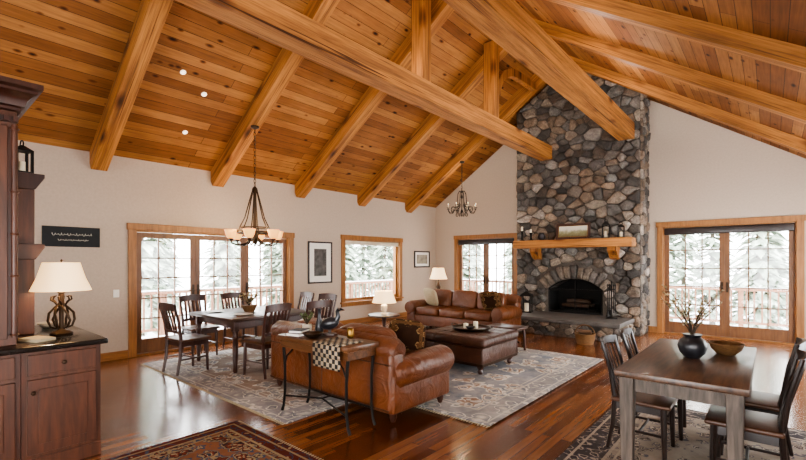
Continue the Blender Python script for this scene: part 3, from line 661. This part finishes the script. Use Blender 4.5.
# ottoman
OX,OY=-3.36,5.45
ot=thing('ottoman','square dark brown leather coffee ottoman on the grey rug','ottoman',(OX,OY,.0246))
MB().soft(-.50,.50,-.50,.50,.11,.36,.02,3).build('base',M['leather_dark'],ot)
MB().soft(-.53,.53,-.53,.53,.36,.49,.05,4).build('cushion_top',M['leather_dark'],ot)
MB().box(-.506,.506,-.506,.506,.115,.15).build('nailhead_band',M['bronze'],ot)
mb=MB()
for i in range(-1,2):
    mb.tube([(i*.26,-.49,.488),(i*.26,.49,.488)],.006,6).tube([(-.49,i*.26,.488),(.49,i*.26,.488)],.006,6)
    for j in range(-1,2): mb.ell((i*.26,j*.26,.492),(.018,.018,.008),nu=12,nv=6)
mb.build('tufting',M['leather_dark'],ot)
for sx in (-1,1):
    for sy in (-1,1): MB().lathe([(.025,0),(.04,.03),(.03,.06),(.05,.09),(.05,.115)],(sx*.42,sy*.42,0),16).build('foot',M['walnut_z'],ot)
TZ=.0246+.501
tr=thing('serving_tray','round dark metal tray on the leather ottoman','tray',(OX-.02,OY+.07,TZ))
MB().lathe([(.25,0),(.28,.035),(.29,.035),(.255,-.0),(.25,.006),(.001,.006)],n=36).build('tray_body',M['bronze'],tr)
for s in (-1,1): MB().tube([(s*.28,-.06,.03),(s*.33,-.04,.05),(s*.33,.04,.05),(s*.28,.06,.03)],.008,6).build('handle',M['bronze'],tr)
for x,y,h_,lb in ((OX-.10,OY+.05,.07,'short ivory candle on the round tray'),(OX+.02,OY+.13,.1,'tall ivory candle on the round tray')):
    tag(MB().lathe([(.035,0),(.035,h_),(.028,h_-.004),(.004,h_-.004),(.003,h_+.012)],n=18).build('pillar_candle',M['candle'],loc=(x,y,TZ+.0065)),lb,'candle','candles on the tray')
lathe_thing('tray_bowl','small dark bowl on the round tray on the ottoman','bowl',(OX+.04,OY-.05,TZ+.0065),[(.03,0),(.05,.02),(.075,.05),(.07,.05),(.045,.022),(.01,.012)],M['pot'])
# stool by hearth
sb=thing('footstool','small dark wooden bench between ottoman and hearth','stool',(-3.42,6.72,.0246),.0)
MB().soft(-.3,.3,-.2,.2,.36,.41,.012,2).build('seat',M['walnut'],sb)
for sx in (-1,1):
    for sy in (-1,1): MB().cyl((sx*.26,sy*.16,.001),(sx*.24,sy*.15,.36),.022,.026,10).build('leg',M['walnut_z'],sb)
MB().box(-.24,.24,-.012,.012,.14,.17).build('stretcher',M['walnut_z'],sb)
# console behind sofa
KX,KY,KW=-3.27,2.685,.53
cn=thing('console_table','narrow wood topped console table with curved black iron legs behind sofa','console table',(KX,KY,.0125))
MB().soft(-KW,KW,-.20,.19,.725,.775,.010,2).build('tabletop',M['console_wood'],cn)
k=KW-.03
MB().box(-k,k,-.175,-.155,.65,.725).box(-k,k,.15,.17,.65,.725).box(-k,-k+.02,-.155,.15,.65,.725).box(k-.02,k,-.155,.15,.65,.725).build('apron',M['console_wood'],cn)
k-=.02
for sx in (-1,1):
    for sy in (-1,1): MB().tube([(sx*k,sy*.155,.65),(sx*(k-.02),sy*.155,.45),(sx*(k-.02),sy*.155,.2),(sx*k,sy*.155,.06),(sx*(k+.025),sy*.155,.006)],[.016,.013,.013,.013,.015],8).build('leg',M['iron'],cn)
MB().tube([(-k+.02,-.155,.16),(0,-.05,.20),(k-.02,-.155,.16)],.009,6).tube([(-k+.02,.155,.16),(0,.05,.20),(k-.02,.155,.16)],.009,6).tube([(0,-.05,.2),(0,.05,.2)],.008,6).build('cross_stretcher',M['iron'],cn)
for sx in (-1,1):
    MB().tube([(sx*(k-.015),-.155,.47),(sx*(k-.06),-.158,.57),(sx*(k-.15),-.158,.64)],.008,6).build('corner_brace',M['iron'],cn)
mb=MB(); prof=[(.06,.783),(-.1,.783),(-.208,.783),(-.218,.772),(-.222,.74),(-.220,.66),(-.224,.56)]
for a,b in zip(prof,prof[1:]):
    mb.face([Vector((.08,a[0],a[1])),Vector((.45,a[0],a[1])),Vector((.45,b[0],b[1])),Vector((.08,b[0],b[1]))])
o=mb.build('throw_blanket',M['check'],loc=(KX,KY,.0125)); sm=o.modifiers.new('Solidify','SOLIDIFY'); sm.thickness=.006; sm.offset=1
tag(o,'black and cream checked throw hanging over the front of console','throw')
zc=.0125+.776
b=thing('bird_figurine','dark carved standing bird figurine on the console table','figurine',(KX-.07,KY+.10,zc+.02),.5)
MB().ell((0,0,.10),(.1,.055,.06),m=rot('Y',R(-15))).tube([(.06,0,.12),(.09,0,.17),(.08,0,.22),(.10,0,.245)],[.035,.024,.02,.026],10).cyl((.11,0,.245),(.155,0,.235),.012,.003,8).cyl((0,.02,0),(0,.02,.06),.006,n=6).cyl((0,-.02,0),(0,-.02,.06),.006,n=6).build('body',M['pot'],b)
MB().box(-.06,.06,-.04,.04,-.018,.004).build('base',M['walnut'],b)
def plant(name,label,loc,potprof,pm,hgt,spread,n,lm='leaf',leafs=14,lsize=.03,seed=1):
    rnd=random.Random(seed); r=thing(name,label,'plant',loc)
    MB().lathe(potprof,n=24).build('pot',pm,r); z0=max(p[1] for p in potprof)-.02
    st_,lf=MB(),MB()
    for i in range(n):
        a=2*PI*i/n+rnd.uniform(-.3,.3); sp=spread*rnd.uniform(.5,1); h_=hgt*rnd.uniform(.65,1)
        pts=[(sp*q**1.5*math.cos(a+.5*q),sp*q**1.5*math.sin(a+.5*q),z0+h_*q) for q in (0,.25,.5,.75,1)]
        st_.tube(pts,[.006,.005,.004,.003,.0015],5)
        for k in range(leafs):
            q=rnd.uniform(.3,1); i0=min(3,int(q*4)); fr=q*4-i0
            p=Vector(pts[i0]).lerp(Vector(pts[i0+1]),fr); d=Vector((rnd.uniform(-1,1),rnd.uniform(-1,1),rnd.uniform(-.3,1))).normalized(); s=lsize*rnd.uniform(.6,1.3)
            u=d.cross(Vector((0,0,1))).normalized()*s*.35; lf.face([p,p+d*s*.5+u,p+d*s,p+d*s*.5-u])
    st_.build('stems',M['twig'],r); lf.build('leaves',M[lm],r); return r
plant('small_plant','small leafy plant in a cream pot on the console table',(KX-.42,KY+.09,zc),[(.04,0),(.05,.04),(.05,.08),(.045,.08)],M['ceramic'],.16,.09,9,'leaf',12,.035,3)
lathe_thing('console_candle_jar','short amber jar on console table beside the bird','jar',(KX+.2,KY+.13,zc+.002),[(.03,0),(.035,.02),(.035,.08),(.028,.09),(.03,.1)],M['brass'])
lathe_thing('bottle_vase','slim dark bottle vase on the console behind the books','vase',(KX-.27,KY+.13,zc),[(.035,0),(.045,.04),(.04,.1),(.018,.16),(.015,.24),(.02,.25)],M['pot'])
def book(label,loc,rz,w,l,h,m,group):
    r=thing('book',label,'book',loc,rz,group)
    MB().box(-w/2,w/2,-l/2,l/2,0,.004).box(-w/2,w/2,-l/2,l/2,h-.004,h).box(-w/2,-w/2+.005,-l/2,l/2,.004,h-.004).build('cover',m,r)
    MB().box(-w/2+.005,w/2-.006,-l/2+.005,l/2-.005,.004,h-.004).build('pages',M['matw'],r)
book('oxblood cloth book, lower of two stacked on the console',(KX-.31,KY-.09,zc),.2,.17,.20,.032,M['book_red'],'books on the console')
book('slate grey book, upper of two stacked on the console',(KX-.31,KY-.09,zc+.032),.45,.14,.18,.026,M['book_blue'],'books on the console')
lathe_thing('console_bowl','shallow dark bowl at the front of the console top','bowl',(KX-.08,KY-.1,zc),[(.04,0),(.08,.025),(.1,.05),(.094,.05),(.07,.026),(.02,.014)],M['bronze'])

# ------------------------------------------------------------------ chairs and tables
def make_chair(label,group,wm,sm_,kind):
    r=thing('dining_chair',label,'chair',(0,0,0),0,group); q=1.0 if kind=='slat' else .82
    MB().soft(-.225,.225,-.2,.23,.435,.47,.014,3).build('seat',sm_,r)
    MB().box(-.19,.19,.17,.19,.37,.435).box(-.19,.19,-.17,-.15,.37,.435).box(-.19,-.17,-.15,.17,.37,.435).box(.17,.19,-.15,.17,.37,.435).build('seat_rail',wm,r)
    for s in (-1,1):
        MB().tube([(s*.19,.185,.002),(s*.185,.18,.2),(s*.18,.175,.435)],[.016,.021,.025],8).build('leg',wm,r)
        MB().tube([(s*.185,-.24,.004),(s*.18,-.2,.22),(s*.18,-.185,.45),(s*.19,-.22,.7),(s*.2,-.285,.95)],[.017*q,.022*q,.024*q,.019*q,.015*q],8).build('leg',wm,r)
    MB().tube([(-.185,.17,.2),(-.185,-.2,.2)],.011,6).tube([(.185,.17,.2),(.185,-.2,.2)],.011,6).tube([(-.185,0,.2),(.185,0,.2)],.011,6).build('stretcher',wm,r)
    mb=MB()
    def rail(z,y,hh,bow):
        rs=[]
        for i in range(9):
            x=-.2+.4*i/8; yy=y-bow*(1-(x/.2)**2); zz=z+.012*(1-(x/.2)**2)
            rs.append([Vector((x,yy-.011,zz-hh)),Vector((x,yy+.011,zz-hh)),Vector((x,yy+.011,zz+hh)),Vector((x,yy-.011,zz+hh))])
        mb.rings(rs)
    if kind=='slat':
        rail(.905,-.275,.05,.03)
        rail(.56,-.2,.02,.012)
        for i in range(5):
            x=-.12+.06*i; b_=1-(x/.2)**2
            mb.rings([[Vector((x-.016,y-.006-bw*b_,z)),Vector((x+.016,y-.006-bw*b_,z)),Vector((x+.016,y+.006-bw*b_,z)),Vector((x-.016,y+.006-bw*b_,z))] for z,y,bw in ((.57,-.2,.012),(.7,-.222,.025),(.87,-.265,.03))])
    else:
        rail(.915,-.278,.034,.04)
        for i in range(5):
            x=-.13+.065*i; b_=1-(x/.2)**2
            mb.tube([(x*.95,-.17,.465),(x,-.205-.03*b_,.65),(x*1.05,-.265-.04*b_,.89)],[.007,.009,.006],6)
    mb.build('backrest',wm,r); return r
ch0=make_chair('x','chairs around the left dining table',M['walnut_z'],M['brown_seat'],'slat')
Z1=.013
spots=[(-6.16,2.60,.1,'dark wood slat back chair at left dining table, nearest the kitchen cabinets'),
 (-5.18,3.20,PI/2+.12,'dark wood slat back chair at left dining table, nearest the camera'),
 (-5.12,3.88,PI/2-.08,'dark wood slat back chair at left dining table, nearest the leather sofa'),
 (-7.0,3.15,-PI/2,'dark wood slat back chair by the glass doors, nearer the sign'),
 (-7.0,3.85,-PI/2+.05,'dark wood slat back chair by the glass doors, farther from the sign'),
 (-5.75,4.50,PI+.1,'dark wood slat back chair on the far side of left dining table, right one'),
 (-6.4,4.52,PI-.05,'dark wood slat back chair on the far side of left dining table, left one')]
for i,(x,y,a,lb) in enumerate(spots):
    if i==0: ch0.location=(x,y,Z1); ch0.rotation_euler[2]=a; ch0['label']=lb
    else: dup(ch0,(x,y,Z1),a,lb)
def table(label,x0,x1,y0,y1,h,tm,lm,z,style,over=.06):
    w,l=x1-x0,y1-y0; r=thing('dining_table',label,'table',((x0+x1)/2,(y0+y1)/2,z))
    MB().soft(-w/2,w/2,-l/2,l/2,h-.045,h,.008,2).build('tabletop',tm,r)
    i=over+.03; MB().box(-w/2+i,w/2-i,-l/2+i,-l/2+i+.025,h-.14,h-.045).box(-w/2+i,w/2-i,l/2-i-.025,l/2-i,h-.14,h-.045).box(-w/2+i,-w/2+i+.025,-l/2+i,l/2-i,h-.14,h-.045).box(w/2-i-.025,w/2-i,-l/2+i,l/2-i,h-.14,h-.045).build('apron',lm,r)
    for sx in (-1,1):
        for sy in (-1,1):
            cx_,cy_=sx*(w/2-over-.04),sy*(l/2-over-.04); mb=MB()
            if style=='turned': mb.box(cx_-.04,cx_+.04,cy_-.04,cy_+.04,h-.18,h-.045).lathe([(.022,0),(.03,.03),(.026,.08),(.04,.3),(.032,.45),(.045,.48),(.03,.51),(.04,h-.18)],(cx_,cy_,0),16)
            else: mb.rings([[Vector((cx_+i_*k,cy_+j_*k,zz)) for i_,j_ in ((-1,-1),(1,-1),(1,1),(-1,1))] for k,zz in ((.034,0),(.045,h-.045))])
            mb.build('leg',lm,r,bevel=.005)
    return r
table('dark wood dining table under the bronze chandelier',-6.72,-5.42,2.86,4.22,.745,M['walnut'],M['walnut_z'],Z1,'turned')
plant('centerpiece_plant','leafy flower centerpiece in dark basket on the left dining table',(-6.1,3.5,Z1+.746),[(.07,0),(.1,.05),(.11,.1),(.1,.1)],M['wicker'],.2,.17,16,'blossom',14,.05,5)
for i,(x,y,lb) in enumerate(((-6.4,3.1,'white dinner plate at the kitchen side of left dining table'),(-5.75,3.2,'white dinner plate at the camera side of left dining table'))):
    lathe_thing('dinner_plate',lb,'plate',(x,y,Z1+.746),[(.07,0),(.13,.018),(.135,.018),(.07,.006)],M['white'],24,'plates on the left dining table')
table('weathered dark brown dining table beside the right glass doors',-.82,-.09,3.2,4.82,.765,M['dark_top'],M['grey_wood_z'],Z1,'square',.03)
ch1=make_chair('x','chairs around the right dining table',M['black_wood'],M['brown_seat'],'spindle')
spots=[(-.78,3.92,-PI/2,'dark espresso spindle back chair, left of right dining table and nearer camera'),
 (-.76,4.46,-PI/2+.06,'dark espresso spindle back chair, left of right dining table and nearer fireplace'),
 (-.12,3.72,PI/2,'dark espresso spindle back chair, right of right dining table and nearer camera'),
 (-.11,4.34,PI/2-.05,'dark espresso spindle back chair, right of right dining table and nearer doors')]
for i,(x,y,a,lb) in enumerate(spots):
    sc_=(.95,.95,.91 if i<2 else .97)
    if i==0: ch1.location=(x,y,Z1); ch1.rotation_euler[2]=a; ch1['label']=lb; ch1.scale=sc_
    else: dup(ch1,(x,y,Z1),a,lb,sc_)
plant('branch_arrangement','dark round vase of dry leafy branches on the right dining table',(-.46,4.0,Z1+.766),[(.05,0),(.085,.04),(.1,.09),(.085,.135),(.055,.16),(.065,.18)],M['pot'],.40,.30,12,'petal',24,.032,9)
r=thing('table_bowl','woven bowl behind the vase on the right dining table','bowl',(-.27,4.32,Z1+.766))
MB().lathe([(.06,0),(.1,.04),(.12,.085),(.11,.085),(.09,.042),(.05,.012)],n=26).build('bowl_body',M['wicker'],r)
MB().torus((0,0,.085),.115,.008,28,6).build('rim',M['wicker'],r)

# ------------------------------------------------------------------ lamps
def table_lamp(label,loc,bprof,bm_,r0,r1,zs0,zs1,e,scroll=False):
    r=thing('table_lamp',label,'lamp',loc); MB().lathe(bprof,n=24).build('base',bm_,r)
    if scroll:
        for i in range(6):
            a=2*PI*i/6; q=[(.03,.05),(.07,.07),(.088,.12),(.08,.18),(.05,.22),(.03,.245),(.05,.275),(.072,.29),(.066,.315),(.045,.32)]
            MB().tube([(rr*math.cos(a+.5*math.sin(z*14)),rr*math.sin(a+.5*math.sin(z*14)),z) for rr,z in q],[.005,.009,.010,.010,.009,.008,.008,.008,.007,.004],6).build('scroll',bm_,r)
    n=36; mb=MB(); rs=[]
    for rr,z in ((r0,zs0),(r1+(r0-r1)*.45,zs0+(zs1-zs0)*.45),(r1,zs1)): rs.append([Vector((rr*math.cos(2*PI*k/n),rr*math.sin(2*PI*k/n),z)) for k in range(n)])
    mb.rings(rs,cap0=False,cap1=False); mb.build('lamp_shade',M['cream'],r)
    MB().cyl((0,0,bprof[-1][1]),(0,0,zs1+.01),.005,n=8).ell((0,0,zs1+.015),(.008,.008,.014),nu=10,nv=6).build('finial',M['bronze'],r)
    if e: add_light('lamp_bulb',Vector(loc)+Vector((0.03,0,(zs0+zs1)/2)),e,rad=.03)
    return r
table_lamp('ornate bronze table lamp with cream shade on the black countertop',(-4.46,.87,.92),[(.075,0),(.08,.015),(.06,.03),(.03,.04),(.02,.055),(.016,.08),(.016,.13),(.016,.17),(.016,.215),(.026,.24),(.026,.25),(.02,.265),(.02,.285),(.02,.305),(.02,.33),(.018,.34),(.03,.35),(.012,.365),(.012,.42)],M['bronze'],.205,.125,.365,.595,12,True)
et=thing('end_table','round dark end table with lamp between dining area and sofa','side table',(-5.55,5.95,0))
MB().lathe([(.28,.5),(.3,.505),(.3,.53),(.28,.535)],n=32).build('tabletop',M['walnut'],et)
MB().lathe([(.03,.06),(.045,.2),(.03,.3),(.04,.42),(.05,.5)],n=18).build('pedestal',M['walnut_z'],et)
for i in range(3): a=2*PI*i/3; MB().tube([(0,0,.12),(.15*math.cos(a),.15*math.sin(a),.09),(.25*math.cos(a),.25*math.sin(a),.018)],[.022,.02,.016],8).build('foot',M['walnut_z'],et)
table_lamp('white shaded lamp on the round end table below the window',(-5.55,5.95,.535),[(.08,0),(.08,.015),(.03,.03),(.06,.1),(.06,.16),(.02,.2),(.012,.24)],M['ceramic'],.23,.16,.22,.44,10)
et2=thing('end_table','square wooden side table in the far corner behind sofa','side table',(-6.85,9.5,0))
MB().soft(-.27,.27,-.27,.27,.56,.6,.008,2).build('tabletop',M['walnut'],et2)
for sx in (-1,1):
    for sy in (-1,1): MB().box(sx*.22-.02,sx*.22+.02,sy*.22-.02,sy*.22+.02,0,.56).build('leg',M['walnut_z'],et2)
MB().box(-.24,.24,-.24,.24,.18,.2).build('lower_shelf',M['walnut'],et2)
table_lamp('bronze table lamp with cream shade in the corner behind sofa',(-6.85,9.5,.6),[(.09,0),(.09,.02),(.03,.04),(.05,.15),(.06,.25),(.03,.34),(.015,.38),(.012,.5)],M['bronze'],.24,.15,.46,.76,10)

# ------------------------------------------------------------------ kitchen cabinets and hutch
def base_cabinet(label,y0,y1):
    r=thing('base_cabinet',label,'cabinet',(-4.65,(y0+y1)/2,0),0,'kitchen base cabinets'); w=(y1-y0)/2-.002
    MB().box(-.6,.60,-w,w,.1,.88).box(-.56,.61,-w,w,0,.1).build('body',M['cherry'],r)
    d=MB().box(.6,.622,-w+.03,w-.03,.70,.85).build('drawer',M['cherry'],r,bevel=.005)
    MB().cyl((.622,0,.775),(.638,0,.775),.006,n=8).ell((.648,0,.775),(.012,.016,.016),nu=12,nv=8).build('knob',M['bronze'],d)
    dr=MB().box(.6,.622,-w+.03,w-.03,.13,.67).build('door',M['cherry'],r,bevel=.005)
    MB().box(.621,.63,-w+.09,w-.09,.2,.6).build('raised_panel',M['cherry'],dr,bevel=.008)
    MB().cyl((.622,-w+.06,.58),(.64,-w+.06,.58),.006,n=8).ell((.648,-w+.06,.58),(.012,.016,.016),nu=12,nv=8).build('knob',M['bronze'],dr)
    return r
base_cabinet('dark cherry base cabinet at the end of the counter below the lamp',.56,1.04)
base_cabinet('dark cherry base cabinet under the tall hutch, next to end cabinet',.02,.56)
base_cabinet('dark cherry base cabinet under the tall hutch, farthest from the lamp',-.55,.02)
tag(MB().soft(-5.30,-3.97,-.56,1.07,.88,.92,.008,2).build('countertop',M['counter']),'black granite countertop carrying the hutch and ornate lamp','countertop')
hu=thing('hutch','tall dark cherry hutch with crown moulding standing on the countertop','hutch',(-4.5,0,.92))
MB().box(-.5,.36,-.55,.55,0,1.72).build('body',M['cherry'],hu,bevel=.006)
mb=MB(); n=[(0,0),(.02,.01),(.02,.03),(.04,.04),(.05,.08),(.08,.12),(.10,.13),(.10,.15),(.13,.165),(.13,.2)]
mb.rings([[Vector((-.5,-.55-a,1.68+z)),Vector((.36+a,-.55-a,1.68+z)),Vector((.36+a,.55+a,1.68+z)),Vector((-.5,.55+a,1.68+z))] for a,z in n]); mb.build('crown_moulding',M['cherry_dark'],hu)
mb=MB().box(.36,.385,-.555,.555,1.60,1.64)
for i in range(22): y=-.54+1.08*i/21; mb.box(.385,.405,y-.014,y+.014,1.602,1.638)
mb.build('dentil_moulding',M['cherry_dark'],hu)
for sy in (-1,1):
    mb=MB().cyl((.385,sy*.535,.06),(.385,sy*.535,1.58),.018,n=10)
    for z in (.08,.5,.8,1.1,1.55): mb.torus((.385,sy*.535,z),.02,.008,14,6)
    mb.build('carved_column',M['cherry'],hu)
for y0,y1 in ((.02,.50),(-.50,-.02)):
    d=MB().box(.36,.382,y0,y1,.05,1.57).build('door',M['cherry'],hu,bevel=.005)
    MB().box(.381,.39,y0+.07,y1-.07,.13,1.49).build('raised_panel',M['cherry'],d,bevel=.008)
    MB().ell((.4,y0+.035 if y0>0 else y1-.035,.8),(.014,.014,.014),nu=12,nv=8).build('knob',M['bronze'],d)
sc=thing('display_cabinet','narrow dark cherry shelf column beside the hutch on countertop','shelf',(-4.85,.67,.92))
MB().box(-.2,.2,-.105,.06,0,1.32).build('column',M['cherry'],sc,bevel=.006)
for z in (.62,1.2):
    mb=MB(); mb.prism([(-.105,z),(.06,z),(.12,z+.1),(.12,z+.13),(-.105,z+.13)],0,-.2,.24); mb.build('ledge',M['cherry_dark'],sc,bevel=.006)
lantern((-4.73,.66,2.25),.26,'small black lantern on top of the shelf column by hutch',None,.06)
lathe_thing('counter_dish','pale shallow dish on the black countertop behind the lamp','dish',(-5.05,.9,.92),[(.05,0),(.09,.03),(.1,.045),(.095,.045),(.05,.01)],M['ceramic'])
tag(MB().soft(-.1,.1,-.07,.07,0,.025,.004,2).build('recipe_book',M['fabric'],loc=(-4.25,.68,.92),rotz=.4),'closed oatmeal coloured book lying on the black countertop','book')

# ------------------------------------------------------------------ outdoors
struct(MB().box(-60,-7.95,-30,60,-1.2,-1.0).box(-7.95,60,10.81,60,-1.2,-1.0).build('ground_snow',M['snow']))
struct(MB().box(-10.5,-7.95,-2,13.8,-.25,-.12).box(-7.95,4,10.81,13.8,-.25,-.12).build('floor_deck',M['snow']))
def railing(label,loc,rotz,length):
    r=thing('deck_railing',label,'railing',loc,rotz,'deck railings')
    MB().box(0,length,-.07,.07,.92,.98).build('top_rail',M['rail'],r); MB().box(0,length,-.03,.03,.1,.16).build('bottom_rail',M['rail'],r)
    MB().soft(0,length,-.05,.05,.98,1.01,.015,2).build('snow_cap',M['snow'],r)
    n=int(length/1.8)
    for i in range(n+1): MB().box(i*length/n-.05,i*length/n+.05,-.05,.05,0,.95).build('post',M['rail'],r)
    m0=MB().box(-.018,.018,-.018,.018,.16,.92).build('baluster',M['rail'],r); k=int(length/.15); k=min(k,99)
    for i in range(1,k):
        q=m0 if i==1 else m0.copy()
        if i>1: C.objects.link(q); q.parent=r
        q.location=(length*i/k,0,0)
railing('reddish brown wooden deck railing outside the left glass doors',(-10.4,0,-.12),PI/2,13.4)
railing('reddish brown wooden deck railing outside the far glass doors',(-10.2,13.65,-.12),0,13.5)
def pine_mesh(seed,h,rad):
    rnd=random.Random(seed); mb=MB()
    for i in range(560):
        f=rnd.random()**.8; zb=h*(.04+.93*f); rr=(rad*(1-f)**.85+.1)*rnd.uniform(.55,1.1); a=rnd.uniform(0,2*PI); wd=.07+.14*(1-f); dr=rr*rnd.uniform(.1,.55)
        d=Vector((math.cos(a),math.sin(a),0)); u=Vector((-d.y,d.x,0))*wd
        base=Vector((0,0,zb)); tip=d*rr+Vector((0,0,zb-dr)); mid=d*rr*.6+Vector((0,0,zb-dr*.35))
        lift=Vector((0,0,rnd.uniform(.02,.1)))
        mb.face([base,mid+u,tip,mid+lift]); mb.face([base,mid+lift,tip,mid-u])
    return mb
def pine_tree(seed,h,rad,lb,grp):
    r=thing('pine_tree',lb,'tree',(0,0,0),0,grp)
    MB().cyl((0,0,0),(0,0,h*.9),.12,.03,8).build('trunk',M['bark'],r); pine_mesh(seed,h,rad).build('foliage',M['needle'],r,smooth=180); return r
rnd=random.Random(4)
def forest(spots,lb,grp,seed):
    kinds=[]
    for i,(x,y) in enumerate(spots):
        if i<4: t=pine_tree(seed+i,7.5+i*.9,1.2,lb,grp); kinds.append(t); t.location=(x,y,-1)
        else: dup(kinds[i%4],(x,y,-1),rnd.uniform(0,6),None,(rnd.uniform(.85,1.0),)*2+(rnd.uniform(.8,1.2),))
forest([(-14.8-2.9*k+rnd.uniform(-.2,.2),2.2+2.75*i+1.35*(k%2)+rnd.uniform(-.12,.12)) for k in range(3) for i in range(9)],'frosted grey green pine tree beyond the railing outside the left wall glass','pines outside the left wall',10)
forest([(-11.2+2.75*i+1.35*(k%2)+rnd.uniform(-.12,.12),17.6+2.9*k+rnd.uniform(-.2,.2)) for k in range(3) for i in range(8)],'frosted grey green pine tree beyond the railing outside the far wall glass','pines outside the far wall',60)

# ------------------------------------------------------------------ light
w=bpy.data.worlds.new('overcast_sky'); scene.world=w; w.use_nodes=True; nt=w.node_tree; bg=nt.nodes['Background']
tc=nt.nodes.new('ShaderNodeTexCoord'); sp=nt.nodes.new('ShaderNodeSeparateXYZ'); L(nt,tc.outputs['Generated'],sp.inputs[0])
L(nt,ramp(nt,sp.outputs[2],[(0,(1,1,1,1)),(.6,(.95,.98,1,1))]),bg.inputs['Color']); bg.inputs['Strength'].default_value=19.0
for y,e in ((1.0,6),(2.9,8),(4.6,11),(6.5,13),(8.4,13)): add_light('added_ceiling_fill',(BX1,y,BZ1+.36),e,(1,.92,.80),.04)  # added fill lights without fixtures, hidden above the left beam to brighten the ceiling
for y,e in ((1.0,24),(2.9,30),(4.6,34),(6.5,34),(8.4,32)): add_light('added_ceiling_fill',(BX2,y,BZ2+.38),e,(1,.95,.87),.04)  # stronger added fill above the right beam, lifting the right slope
for x,y,z,e in ((BX1,1.0,BZ1,34),(BX1,4.7,BZ1,62),(BX1,8.0,BZ1,75),(BX2,2.9,BZ2,52),(BX2,6.4,BZ2,70),(BX2,8.6,BZ2,80)):  # added fill spots under the beams, no fixture, brightening floor and furniture
    l=bpy.data.lights.new('added_room_fill','SPOT'); l.energy=e; l.color=(1,.91,.80); l.spot_size=R(150); l.spot_blend=.8; l.shadow_soft_size=.06
    o=bpy.data.objects.new('added_room_fill',l); C.objects.link(o); o.location=(x,y,z-.03)
cam=bpy.data.cameras.new('camera'); co=bpy.data.objects.new('camera',cam); C.objects.link(co); scene.camera=co
co.location=(0,0,EYE); co.rotation_euler=(PI/2,0,TH); cam.sensor_width=36; cam.sensor_fit='HORIZONTAL'; cam.lens=CF/806*36; cam.shift_y=(CH-230)/806; cam.clip_start=.05
scene.view_settings.view_transform='AgX'
try: scene.view_settings.look='AgX - Medium High Contrast'
except Exception as e: print(e)
